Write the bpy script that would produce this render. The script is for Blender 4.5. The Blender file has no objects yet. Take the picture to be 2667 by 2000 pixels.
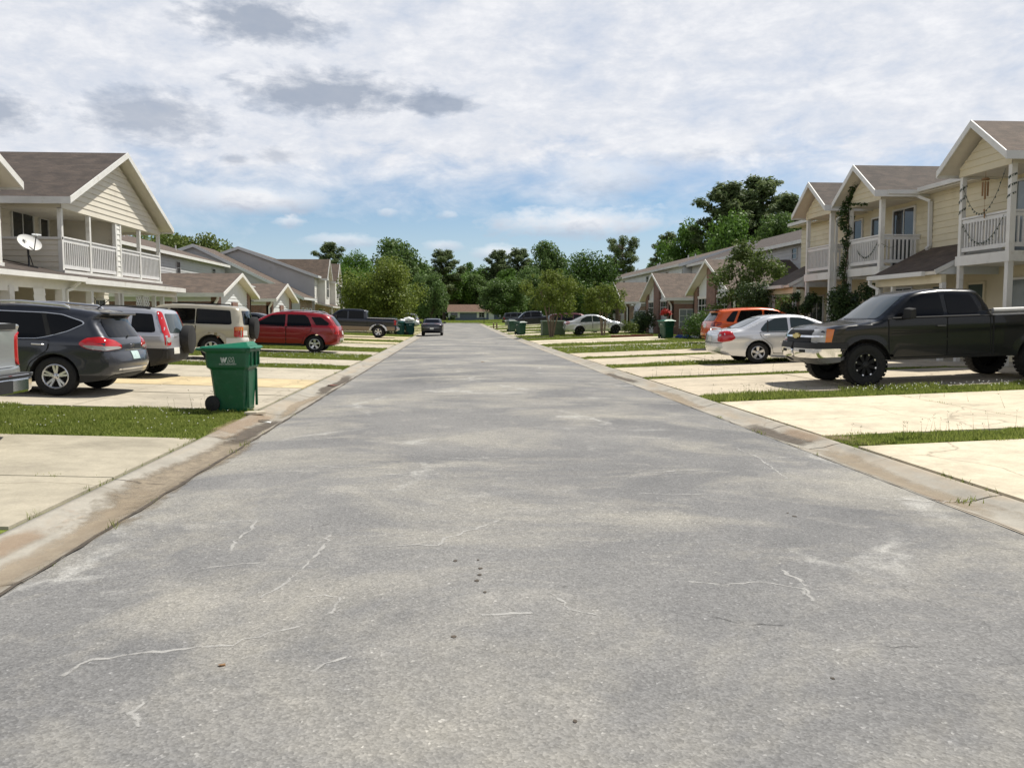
import bpy,bmesh,math,random
import numpy as np
from mathutils import Vector,Matrix
from mathutils.bvhtree import BVHTree
R=math.radians
sc=bpy.context.scene; COL=sc.collection
random.seed(7); RNG=np.random.default_rng(11)
# ---------------------------------------------------------------- helpers
def tag(o,label=None,cat=None,group=None,kind=None):
    if label:o['label']=label
    if cat:o['category']=cat
    if group:o['group']=group
    if kind:o['kind']=kind
    return o
def empty(name,loc=(0,0,0),rz=0,ry=0,parent=None):
    o=bpy.data.objects.new(name,None); COL.objects.link(o); o.location=loc; o.rotation_euler=(0,ry,rz); o.parent=parent
    o.empty_display_size=.2
    return o
def meshobj(name,me,mats,parent=None):
    o=bpy.data.objects.new(name,me); COL.objects.link(o); o.parent=parent
    if not me.materials:
        for m in (mats if isinstance(mats,(list,tuple)) else [mats]): me.materials.append(m)
    return o
def copytree(o,parent=None):
    c=o.copy(); COL.objects.link(c); c.parent=parent
    for ch in o.children: copytree(ch,c)
    return c
class MB:
    def __init__(s): s.v=[];s.f=[];s.m=[]
    def face(s,pts,m=0):
        i=len(s.v); s.v+= [tuple(p) for p in pts]; s.f.append(tuple(range(i,i+len(pts)))); s.m.append(m)
    def hexa(s,b,t,m=0):
        i=len(s.v); s.v+=[tuple(p) for p in b]+[tuple(p) for p in t]
        for q in ((3,2,1,0),(4,5,6,7),(0,1,5,4),(1,2,6,5),(2,3,7,6),(3,0,4,7)):
            s.f.append(tuple(i+k for k in q)); s.m.append(m)
    def box(s,x0,x1,y0,y1,z0,z1,m=0):
        x0,x1=min(x0,x1),max(x0,x1);y0,y1=min(y0,y1),max(y0,y1);z0,z1=min(z0,z1),max(z0,z1)
        s.hexa([(x0,y0,z0),(x1,y0,z0),(x1,y1,z0),(x0,y1,z0)],[(x0,y0,z1),(x1,y0,z1),(x1,y1,z1),(x0,y1,z1)],m)
    def beam(s,p0,p1,w,h,m=0,up=(0,0,1)):
        p0,p1=Vector(p0),Vector(p1); d=(p1-p0).normalized(); u=Vector(up)
        if abs(d.dot(u))>.99:u=Vector((0,1,0))
        a=d.cross(u).normalized()*(w/2); b=a.cross(d).normalized()*(h/2)
        s.hexa([p0-a-b,p0+a-b,p1+a-b,p1-a-b],[p0-a+b,p0+a+b,p1+a+b,p1-a+b],m)
    def tube(s,pts,r,n=8,m=0,cap=True):
        pts=[Vector(p) for p in pts]; k=len(pts); rs=r if isinstance(r,(list,tuple)) else [r]*k
        ref=None; rings=[]
        for i,p in enumerate(pts):
            d=(pts[min(i+1,k-1)]-pts[max(i-1,0)]).normalized()
            if ref is None:
                ref=d.orthogonal().normalized()
            ref=(ref-d*ref.dot(d)).normalized(); q=d.cross(ref)
            base=len(s.v)
            for j in range(n):
                a=2*math.pi*j/n; s.v.append(tuple(p+(ref*math.cos(a)+q*math.sin(a))*rs[i]))
            rings.append(base)
        for i in range(k-1):
            for j in range(n):
                s.f.append((rings[i]+j,rings[i]+(j+1)%n,rings[i+1]+(j+1)%n,rings[i+1]+j)); s.m.append(m)
        if cap:
            s.f.append(tuple(rings[0]+j for j in reversed(range(n)))); s.m.append(m)
            s.f.append(tuple(rings[-1]+j for j in range(n))); s.m.append(m)
    def prism(s,poly,ax,a,b,m=0):
        def mk(u,v,w): return {'x':(w,u,v),'y':(u,w,v),'z':(u,v,w)}[ax]
        i=len(s.v); n=len(poly)
        s.v+=[mk(u,v,a) for u,v in poly]+[mk(u,v,b) for u,v in poly]
        s.f.append(tuple(i+k for k in reversed(range(n)))); s.m.append(m)
        s.f.append(tuple(i+n+k for k in range(n))); s.m.append(m)
        for k in range(n):
            s.f.append((i+k,i+(k+1)%n,i+n+(k+1)%n,i+n+k)); s.m.append(m)
    def lathe(s,prof,c=(0,0,0),ax='z',n=24,m=0,ms=None):
        i0=len(s.v); k=len(prof)
        for r,h in prof:
            for j in range(n):
                a=2*math.pi*j/n; u,v=r*math.cos(a),r*math.sin(a)
                p={'z':(u,v,h),'y':(u,h,v),'x':(h,u,v)}[ax]
                s.v.append((c[0]+p[0],c[1]+p[1],c[2]+p[2]))
        for i in range(k-1):
            for j in range(n):
                s.f.append((i0+i*n+j,i0+i*n+(j+1)%n,i0+(i+1)*n+(j+1)%n,i0+(i+1)*n+j)); s.m.append(ms[i] if ms else m)
    def siding(s,poly,fn,lap=.2,m=0,out=.022):
        zs=[p[1] for p in poly]; z=min(zs); zt=max(zs)
        while z<zt-1e-4:
            z1=min(z+lap,zt); q=clip(clip(poly,z,1),z1,-1)
            if len(q)>=3:
                s.face([fn(u,w,out*(1-(w-z)/lap)) for u,w in q],m)
                bt=sorted([u for u,w in q if abs(w-z)<1e-5])
                if len(bt)>=2: s.face([fn(bt[0],z,0),fn(bt[-1],z,0),fn(bt[-1],z,out),fn(bt[0],z,out)],m)
            z=z1
    def slab(s,top,t,m=0,ms=1):
        top=[Vector(p) for p in top]; n=len(top); i=len(s.v)
        s.v+=[tuple(p) for p in top]+[(p.x,p.y,p.z-t) for p in top]
        s.f.append(tuple(range(i,i+n))); s.m.append(m)
        s.f.append(tuple(i+n+k for k in reversed(range(n)))); s.m.append(ms)
        for k in range(n):
            s.f.append((i+k,i+n+k,i+n+(k+1)%n,i+(k+1)%n)); s.m.append(ms)
    def build(s,name,mats,parent=None,smooth=False,recalc=True,bev=0):
        me=bpy.data.meshes.new(name); me.from_pydata(s.v,[],s.f)
        me.polygons.foreach_set('material_index',s.m)
        if recalc or smooth or bev:
            bm=bmesh.new(); bm.from_mesh(me)
            if smooth: bmesh.ops.remove_doubles(bm,verts=bm.verts,dist=1e-5)
            if recalc: bmesh.ops.recalc_face_normals(bm,faces=bm.faces)
            if bev: bmesh.ops.bevel(bm,geom=[e for e in bm.edges if len(e.link_faces)==2 and e.calc_face_angle(0)>.6],offset=bev,segments=2,profile=.6,affect='EDGES')
            bm.to_mesh(me); bm.free()
        if smooth:
            me.shade_smooth(); me.set_sharp_from_angle(angle=R(38))
        return meshobj(name,me,mats,parent)
def clip(poly,z,sg):
    o=[]; n=len(poly)
    for i in range(n):
        a,b=poly[i],poly[(i+1)%n]; da,db=(a[1]-z)*sg,(b[1]-z)*sg
        if da>=0:o.append(a)
        if (da>0 and db<0) or (da<0 and db>0):
            t=da/(da-db); o.append((a[0]+(b[0]-a[0])*t,z))
    return o
def sstep(a,b,x):
    t=min(1,max(0,(x-a)/(b-a))); return t*t*(3-2*t)
def farz(y): return .42*sstep(70,165,y)+.25*sstep(150,215,y)
GL,GR=-3.18,4.65
def gz(x,y):
    l=.03+.034*min(7.5,GL-x) if x<GL else .03+.034*min(7.5,x-GR) if x>GR else 0
    return farz(y)+l
# ---------------------------------------------------------------- materials
def newmat(name):
    m=bpy.data.materials.new(name); m.use_nodes=True; nt=m.node_tree; b=nt.nodes['Principled BSDF']
    return m,nt,b
def nd(nt,t,**k):
    n=nt.nodes.new('ShaderNode'+t)
    for a,v in k.items():
        if a.startswith('_'): setattr(n,a[1:],v)
        else:
            key=a.replace('__',' '); key=int(key[1:]) if key[0]=='i' and key[1:].isdigit() else key
            if hasattr(v,'is_linked') or isinstance(v,bpy.types.NodeSocket): nt.links.new(v,n.inputs[key])
            else: n.inputs[key].default_value=v
    return n
def ramp(nt,fac,stops):
    n=nt.nodes.new('ShaderNodeValToRGB'); nt.links.new(fac,n.inputs[0]); e=n.color_ramp.elements
    while len(e)<len(stops): e.new(.5)
    for i,(p,c) in enumerate(stops):
        e[i].position=p; e[i].color=(c,c,c,1) if not isinstance(c,tuple) else (*c,1)
    return n.outputs[0]
def mixc(nt,fac,a,b,mode='MIX'):
    n=nt.nodes.new('ShaderNodeMix'); n.data_type='RGBA'; n.blend_type=mode
    for k,v in ((0,fac),(6,a),(7,b)):
        if isinstance(v,bpy.types.NodeSocket): nt.links.new(v,n.inputs[k])
        else: n.inputs[k].default_value=v if not isinstance(v,tuple) else (*v,1)[:4]
    return n.outputs[2]
def mth(nt,op,a,b=0.,c=0.):
    n=nt.nodes.new('ShaderNodeMath'); n.operation=op
    for k,v in enumerate((a,b,c)):
        if isinstance(v,bpy.types.NodeSocket): nt.links.new(v,n.inputs[k])
        else: n.inputs[k].default_value=v
    return n.outputs[0]
def coord(nt,scale=(1,1,1),kind='Object'):
    t=nt.nodes.new('ShaderNodeTexCoord')
    return nd(nt,'Mapping',Vector=t.outputs[kind],Scale=scale).outputs[0]
def noise(nt,vec,scale,detail=4,rough=.55,dist=0.):
    n=nd(nt,'TexNoise',Vector=vec,Scale=scale,Detail=detail,Roughness=rough,Distortion=dist); return n.outputs[0]
def bump(nt,b,h,st=.3,d=.01):
    n=nd(nt,'Bump',Height=h,Strength=st,Distance=d); nt.links.new(n.outputs[0],b.inputs['Normal'])
def mat(name,col,rough=.6,metal=0.,var=.0,scale=3.,spec=.5,coat=0.,bmp=0.,bscale=60.,dirt=None,kind='Object',sc3=(1,1,1)):
    m,nt,b=newmat(name); b.inputs['Roughness'].default_value=rough; b.inputs['Metallic'].default_value=metal
    b.inputs['Specular IOR Level'].default_value=spec; b.inputs['Coat Weight'].default_value=coat; b.inputs['Coat Roughness'].default_value=.04
    b.inputs['Base Color'].default_value=(*col,1)
    if var or bmp or dirt:
        v=coord(nt,sc3,kind)
        c=None
        if var:
            n=noise(nt,v,scale,5,.6)
            f=ramp(nt,n,[(.3,1-var),(.7,1+var)])
            c=mixc(nt,1.,(*col,1),f,'MULTIPLY')
        if dirt:
            n2=noise(nt,v,dirt[1],6,.65); f2=ramp(nt,n2,[(dirt[2],0.),(dirt[2]+.15,dirt[3])])
            c=mixc(nt,f2,c if c else (*col,1),(*dirt[0],1))
        if c: nt.links.new(c,b.inputs['Base Color'])
        if bmp: bump(nt,b,noise(nt,v,bscale,3),bmp,.01)
    return m
def brickmat(name,c1,c2,mort,bw=.2,bh=.065,ms=.01,kind='wall',var=.25):
    m,nt,b=newmat(name); b.inputs['Roughness'].default_value=.85
    t=nt.nodes.new('ShaderNodeTexCoord'); s=nd(nt,'SeparateXYZ',Vector=t.outputs['Object'])
    u=mth(nt,'ADD',s.outputs[0],s.outputs[1]); w=s.outputs[2]
    if kind=='roof': w=mth(nt,'MULTIPLY',w,2.3)
    v=nd(nt,'CombineXYZ',X=u,Y=w).outputs[0]
    br=nd(nt,'TexBrick',Vector=v,Color1=(*c1,1),Color2=(*c2,1),Mortar=(*mort,1),Scale=1.,Mortar__Size=ms,Brick__Width=bw,Row__Height=bh,Bias=-.1)
    n=noise(nt,t.outputs['Object'],2.2,6,.65); f=ramp(nt,n,[(.3,1-var),(.7,1+var)])
    n3=noise(nt,t.outputs['Object'],26,3,.6); f3=ramp(nt,n3,[(.3,.82),(.7,1.18)])
    c=mixc(nt,1.,mixc(nt,1.,br.outputs[0],f,'MULTIPLY'),f3,'MULTIPLY'); nt.links.new(c,b.inputs['Base Color'])
    bump(nt,b,mth(nt,'SUBTRACT',1.,br.outputs[1]),.5,.012)
    return m
MT={}
MT['white']=mat('white_paint',(.68,.67,.635),.5,var=.09,scale=1.5,dirt=((.45,.42,.34),2.6,.56,.6))
MT['white2']=mat('white_trim',(.66,.655,.63),.5,var=.06,dirt=((.5,.47,.4),3.5,.6,.5))
MT['rail']=mat('rail_paint',(.65,.645,.635),.55,var=.09,dirt=((.4,.38,.33),3.,.56,.55))
MT['beige']=mat('beige_siding',(.62,.575,.485),.55,var=.07,scale=.8,dirt=((.36,.31,.23),1.3,.58,.45))
MT['yellow']=mat('yellow_siding',(.62,.555,.395),.55,var=.08,scale=.7,dirt=((.40,.34,.2),1.1,.57,.4),sc3=(1,1,.7))
MT['grey']=mat('grey_siding',(.44,.44,.44),.6,var=.06,scale=.8,dirt=((.3,.3,.29),1.2,.58,.4))
MT['lgrey']=mat('pale_siding',(.60,.62,.62),.6,var=.06,dirt=((.4,.4,.38),1.5,.58,.4))
MT['wsid']=mat('white_siding',(.72,.71,.66),.55,var=.06)
MT['slate']=mat('slate_blue_siding',(.10,.13,.19),.6,var=.1)
MT['dkgrey']=mat('dark_grey_siding',(.12,.125,.14),.6,var=.1)
MT['brick']=brickmat('red_brick',(.20,.075,.05),(.13,.05,.038),(.25,.22,.19))
MT['tanbrick']=brickmat('tan_brick',(.30,.19,.12),(.17,.11,.08),(.36,.31,.25))
MT['shingle']=brickmat('grey_brown_shingle',(.076,.057,.045),(.048,.037,.030),(.038,.032,.03),.32,.14,.006,'roof',.3)
MT['shingle2']=brickmat('tan_shingle',(.118,.085,.062),(.078,.057,.043),(.065,.05,.042),.32,.14,.006,'roof',.28)
MT['shingle3']=brickmat('rust_shingle',(.15,.085,.055),(.11,.062,.042),(.08,.05,.04),.32,.14,.006,'roof',.2)
MT['soffit']=mat('soffit',(.62,.58,.50),.7,var=.05)
MT['black']=mat('black_rubber',(.012,.012,.012),.75,var=.3,scale=9)
MT['tyre']=mat('tyre_rubber',(.0105,.0105,.0105),.85,var=.35,scale=14)
MT['plastic']=mat('dark_plastic',(.012,.0125,.014),.65,var=.15,scale=6)
MT['gplast']=mat('grey_plastic',(.13,.13,.13),.45)
MT['under']=mat('underbody',(.008,.008,.008),.9)
MT['chrome']=mat('chrome',(.75,.75,.76),.12,1.)
MT['alloy']=mat('alloy_wheel',(.68,.68,.69),.32,.85,var=.1,dirt=((.16,.14,.12),9,.55,.5))
MT['alum']=mat('aluminium',(.62,.63,.65),.35,.8)
MT['glass']=mat('tinted_glass',(.0025,.003,.004),.02,spec=.2)
MT['glassl']=mat('clear_glass',(.030,.042,.045),.02,spec=.5)
MT['win']=mat('window_glass',(.018,.022,.026),.05,spec=.6,var=.5,scale=.9)
MT['blind']=mat('window_blind',(.20,.23,.24),.12,spec=.6,var=.15,scale=2)
MT['redl']=mat('red_lens',(.42,.012,.014),.1,coat=.6)
MT['redd']=mat('dark_red_lens',(.16,.012,.012),.12,coat=.5)
MT['clearl']=mat('clear_lens',(.36,.36,.35),.08,coat=.7)
MT['amber']=mat('amber_lens',(.62,.17,.02),.12,coat=.5)
MT['plate']=mat('licence_plate',(.68,.68,.64),.4,var=.12,scale=22)
MT['plate2']=mat('tinted_plate',(.45,.58,.56),.4,var=.18,scale=20)
MT['gold']=mat('gold_emblem',(.55,.40,.10),.25,.8)
MT['green']=mat('green_plastic',(.004,.085,.036),.36,var=.12,scale=5,dirt=((.05,.12,.085),7,.55,.55))
MT['greenl']=mat('green_lid',(.008,.15,.08),.42,var=.10,scale=5,dirt=((.10,.18,.13),7,.62,.4))
MT['teal']=mat('teal_plastic',(.004,.06,.058),.42,var=.12,scale=5)
MT['dgreen']=mat('dark_green_plastic',(.004,.052,.030),.42,var=.12,scale=5)
MT['logo']=mat('printed_logo',(.62,.66,.62),.5)
MT['bark']=mat('bark',(.115,.085,.06),.9,var=.3,scale=6,bmp=.6,bscale=18,sc3=(1,1,.25))
MT['barkl']=mat('smooth_bark',(.23,.17,.12),.85,var=.3,scale=5,sc3=(1,1,.3))
MT['util']=mat('utility_green_paint',(.10,.14,.085),.5,var=.15,dirt=((.2,.19,.13),6,.55,.5))
MT['wood']=mat('weathered_wood',(.23,.16,.10),.8,var=.3,scale=7)
MT['redwood']=mat('red_wood',(.22,.07,.05),.8,var=.3,scale=7)
MT['dark']=mat('dark_metal',(.03,.03,.032),.5,.4)
MT['bagw']=mat('white_bag',(.78,.78,.76),.35,var=.1,scale=6,bmp=.5,bscale=12)
MT['blue']=mat('blue_sheet',(.03,.06,.30),.5,var=.2,scale=6)
MT['bulb']=mat('dark_bulb',(.03,.05,.03),.4)
MT['bamboo']=mat('bamboo',(.25,.14,.06),.6,var=.2,scale=20)
MT['redfl']=mat('red_flower',(.5,.03,.02),.6,var=.2,scale=30)
MT['whitefl']=mat('white_flower',(.72,.72,.66),.6)
MT['door']=mat('dark_door',(.03,.055,.045),.5)
def paint(name,col,metal=.0,rough=.28,dust=.18,coat=.6):
    m,nt,b=newmat(name); b.inputs['Coat Weight'].default_value=coat; b.inputs['Specular IOR Level'].default_value=.5 if coat>.5 else .3; b.inputs['Coat Roughness'].default_value=.03
    b.inputs['Metallic'].default_value=metal; b.inputs['Roughness'].default_value=rough
    v=coord(nt); n=noise(nt,v,3.5,5,.6); f=ramp(nt,n,[(.5,0.),(.85,dust)])
    s=nd(nt,'SeparateXYZ',Vector=v).outputs[2]
    lo=ramp(nt,mth(nt,'DIVIDE',s,1.2),[(.25,1.),(.7,.25)])
    c=mixc(nt,mth(nt,'MULTIPLY',mth(nt,'MULTIPLY',f,lo),.5),(*col,1),(.30,.27,.22,1)); nt.links.new(c,b.inputs['Base Color'])
    rr=mth(nt,'ADD',mth(nt,'MULTIPLY',f,.25),rough); nt.links.new(rr,b.inputs['Roughness'])
    return m
def leafmat(name,dark,light,trans=.25,patch=.35):
    m,nt,b=newmat(name); g=nt.nodes.new('ShaderNodeNewGeometry'); b.inputs['Roughness'].default_value=.55; b.inputs['Specular IOR Level'].default_value=.3
    n=noise(nt,coord(nt),patch,4,.6)
    f=mth(nt,'ADD',mth(nt,'MULTIPLY',g.outputs['Random Per Island'],.55),mth(nt,'MULTIPLY',n,.5))
    c=ramp(nt,f,[(.2,dark),(.8,light)]); nt.links.new(c,b.inputs['Base Color'])
    t=nd(nt,'BsdfTranslucent',Color=c); mx=nt.nodes.new('ShaderNodeMixShader'); mx.inputs[0].default_value=trans
    nt.links.new(b.outputs[0],mx.inputs[1]); nt.links.new(t.outputs[0],mx.inputs[2])
    nt.links.new(mx.outputs[0],nt.nodes['Material Output'].inputs[0])
    return m
MT['pine']=leafmat('pine_needles',(.080,.125,.050),(.19,.235,.095),.42)
MT['leaf']=leafmat('broad_leaves',(.055,.115,.016),(.145,.26,.042),.35)
MT['leafd']=leafmat('dark_leaves',(.060,.115,.030),(.15,.225,.062),.4)
MT['olive']=leafmat('olive_leaves',(.080,.120,.018),(.215,.265,.046),.4,.5)
MT['olive2']=leafmat('dark_olive_leaves',(.055,.095,.020),(.15,.20,.052),.36,.8)
MT['pale']=leafmat('pale_leaves',(.075,.115,.018),(.17,.21,.05),.35)
MT['ivy']=leafmat('ivy_leaves',(.018,.040,.010),(.068,.112,.032),.2,1.2)
MT['bushl']=leafmat('bush_leaves',(.035,.080,.012),(.10,.18,.03),.25,1.)
MT['blade']=leafmat('grass_blades',(.135,.185,.030),(.35,.39,.105),.5,.9)
MT['weed']=leafmat('weed_stems',(.06,.085,.02),(.17,.17,.06),.25,.9)
# ground materials
def m_asphalt():
    m,nt,b=newmat('worn_asphalt'); b.inputs['Roughness'].default_value=.9; b.inputs['Specular IOR Level'].default_value=.25
    v=coord(nt); vs=coord(nt,(1,.55,1)); vt=coord(nt,(.8,1.05,1))
    big=noise(nt,v,.26,7,.66,.5); c=ramp(nt,big,[(.32,(.148,.148,.149)),(.46,(.192,.190,.187)),(.56,(.222,.218,.211)),(.68,(.285,.277,.260))])
    sand=ramp(nt,noise(nt,vt,.42,8,.68,.5),[(.47,0.),(.62,.62),(.72,.85)])
    c=mixc(nt,sand,c,(.385,.362,.310,1))
    s2=ramp(nt,noise(nt,vt,1.7,8,.72,.6),[(.55,0.),(.74,.5)]); c=mixc(nt,s2,c,(.42,.40,.36,1))
    dk=ramp(nt,noise(nt,vs,.9,6,.6,.3),[(.6,0.),(.8,.45)]); c=mixc(nt,dk,c,(.140,.137,.135,1))
    # pale mineral lines along old cracks
    wv=nd(nt,'Mapping',Vector=v,Scale=(1,.6,1)).outputs[0]
    wn=nd(nt,'TexNoise',Vector=v,Scale=.9,Detail=5.,Roughness=.65)
    wo=nd(nt,'VectorMath',_operation='SCALE',i0=wn.outputs['Color'],Scale=1.1).outputs[0]
    wa=nd(nt,'VectorMath',_operation='ADD',i0=wv,i1=wo).outputs[0]
    vo=nd(nt,'TexVoronoi',_feature='DISTANCE_TO_EDGE',Vector=wa,Scale=.38)
    ln=ramp(nt,vo.outputs[0],[(.0,1.),(.012,.55),(.03,0.)])
    ga=ramp(nt,noise(nt,v,.45,4,.6),[(.50,0.),(.62,1.)])
    c=mixc(nt,mth(nt,'MULTIPLY',mth(nt,'MULTIPLY',ln,ga),.62),c,(.50,.49,.46,1))
    ln2=ramp(nt,vo.outputs[0],[(.0,1.),(.004,0.)]); ga2=ramp(nt,noise(nt,v,.37,3),[(.36,1.),(.46,0.)])
    c=mixc(nt,mth(nt,'MULTIPLY',mth(nt,'MULTIPLY',ln2,ga2),.5),c,(.06,.06,.06,1))
    spots=nd(nt,'TexVoronoi',Vector=v,Scale=1.25); sp=ramp(nt,spots.outputs[0],[(.02,1.),(.045,0.)])
    c=mixc(nt,mth(nt,'MULTIPLY',sp,.5),c,(.07,.065,.06,1))
    ag=nd(nt,'TexVoronoi',Vector=v,Scale=85.); a1=ramp(nt,ag.outputs['Color'],[(.0,.70),(.55,.95),(.9,1.15),(1.,1.9)])
    c=mixc(nt,1.,c,a1,'MULTIPLY')
    f2=ramp(nt,noise(nt,v,30.,4,.7),[(.3,.86),(.7,1.14)]); c=mixc(nt,1.,c,f2,'MULTIPLY')
    nt.links.new(c,b.inputs['Base Color'])
    h=mth(nt,'ADD',mth(nt,'MULTIPLY',ag.outputs[0],.6),noise(nt,v,3.,5)); bump(nt,b,h,.35,.012)
    return m
def m_concrete(name,stain=.0):
    m,nt,b=newmat(name); b.inputs['Roughness'].default_value=.85; b.inputs['Specular IOR Level'].default_value=.25
    oi=nt.nodes.new('ShaderNodeObjectInfo'); v=coord(nt)
    f=ramp(nt,noise(nt,v,.9,6,.62,.3),[(.26,.70),(.5,.97),(.75,1.08)]); c=mixc(nt,1.,oi.outputs['Color'],f,'MULTIPLY')
    f=ramp(nt,noise(nt,v,5.,6,.7),[(.3,.86),(.7,1.08)]); c=mixc(nt,1.,c,f,'MULTIPLY'); f=ramp(nt,noise(nt,v,45.,4,.7),[(.3,.88),(.7,1.08)]); c=mixc(nt,1.,c,f,'MULTIPLY')
    st=ramp(nt,noise(nt,coord(nt,(1,.8,1)),1.4,6,.7,.5),[(.54,0.),(.74,.55)]); c=mixc(nt,st,c,(.27,.24,.195,1))
    wn=nd(nt,'TexNoise',Vector=v,Scale=1.3,Detail=5.); wa=nd(nt,'VectorMath',_operation='ADD',i0=v,i1=nd(nt,'VectorMath',_operation='SCALE',i0=wn.outputs['Color'],Scale=.6).outputs[0]).outputs[0]
    vo=nd(nt,'TexVoronoi',_feature='DISTANCE_TO_EDGE',Vector=wa,Scale=.30); ln=ramp(nt,vo.outputs[0],[(.0,1.),(.005,0.)])
    c=mixc(nt,mth(nt,'MULTIPLY',ln,.6),c,(.18,.15,.11,1))
    if stain:
        s=ramp(nt,noise(nt,coord(nt,(1.8,.42,1)),1.,6,.65,.4),[(.48,0.),(.70,.6)]); c=mixc(nt,s,c,(.40,.31,.21,1))
        s=ramp(nt,noise(nt,coord(nt,(2.6,.5,1)),.9,5,.6,.3),[(.60,0.),(.72,.8)]); c=mixc(nt,s,c,(.20,.17,.135,1))
        s=ramp(nt,noise(nt,coord(nt,(2.2,.7,1)),1.3,5,.6,.3),[(.66,0.),(.76,.4)]); c=mixc(nt,s,c,(.42,.25,.14,1))
    nt.links.new(c,b.inputs['Base Color']); bump(nt,b,noise(nt,v,70.,4),.25,.006)
    return m
def m_lawn():
    m,nt,b=newmat('lawn_ground'); b.inputs['Roughness'].default_value=.95; b.inputs['Specular IOR Level'].default_value=.1
    v=coord(nt); n=noise(nt,v,.5,7,.65); c=ramp(nt,n,[(.3,(.095,.15,.022)),(.55,(.17,.22,.042)),(.75,(.26,.24,.10))])
    f=ramp(nt,noise(nt,v,18.,4,.7),[(.3,.6),(.7,1.35)]); c=mixc(nt,1.,c,f,'MULTIPLY')
    nt.links.new(c,b.inputs['Base Color']); bump(nt,b,noise(nt,v,25.,5,.7),.8,.05)
    return m
MT['asphalt']=m_asphalt(); MT['conc']=m_concrete('driveway_concrete'); MT['gutter']=m_concrete('gutter_concrete',1.); MT['lawn']=m_lawn()
MT['dirt']=mat('damp_dirt',(.075,.06,.045),.9,var=.4,scale=8)
def m_silt(name,c1,c2,sc_,bm=.5,op=1.,an=5.,am=2.4):
    m,nt,b=newmat(name); b.inputs['Roughness'].default_value=.92; v=coord(nt); a=nd(nt,'Attribute',_attribute_name='edge').outputs['Fac']
    n=noise(nt,v,sc_,6,.7); n2=noise(nt,v,60.,3,.7)
    c=ramp(nt,mth(nt,'ADD',mth(nt,'MULTIPLY',n,.5),mth(nt,'MULTIPLY',n2,.5)),[(.36,c1),(.64,c2)]); nt.links.new(c,b.inputs['Base Color'])
    f=mth(nt,'ADD',mth(nt,'MULTIPLY',a,1.25),mth(nt,'MULTIPLY',mth(nt,'SUBTRACT',noise(nt,coord(nt,(1,.6,1)),an,6,.7),.5),am))
    al=nd(nt,'MapRange',Value=f,i1=.05,i2=.95,i3=0.,i4=op).outputs[0]; nt.links.new(al,b.inputs['Alpha']); bump(nt,b,n2,bm,.012); return m
MT['grit']=m_silt('gutter_grit',(.14,.115,.085),(.34,.28,.20),9.); MT['sand']=m_silt('gutter_sand',(.30,.235,.165),(.40,.33,.235),5.,.2,.62); MT['damp']=m_silt('gutter_damp',(.07,.058,.045),(.16,.13,.10),6.,.3,.85); MT['mineral']=m_silt('crack_mineral',(.42,.41,.39),(.58,.57,.54),14.,.0,.62,16.,4.); MT['crackd']=m_silt('dark_crack',(.05,.05,.05),(.09,.09,.09),14.,.0,.6,16.,4.); MT['rust']=m_silt('red_clay_stain',(.30,.20,.125),(.38,.28,.185),5.,.1,.5)
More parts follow.
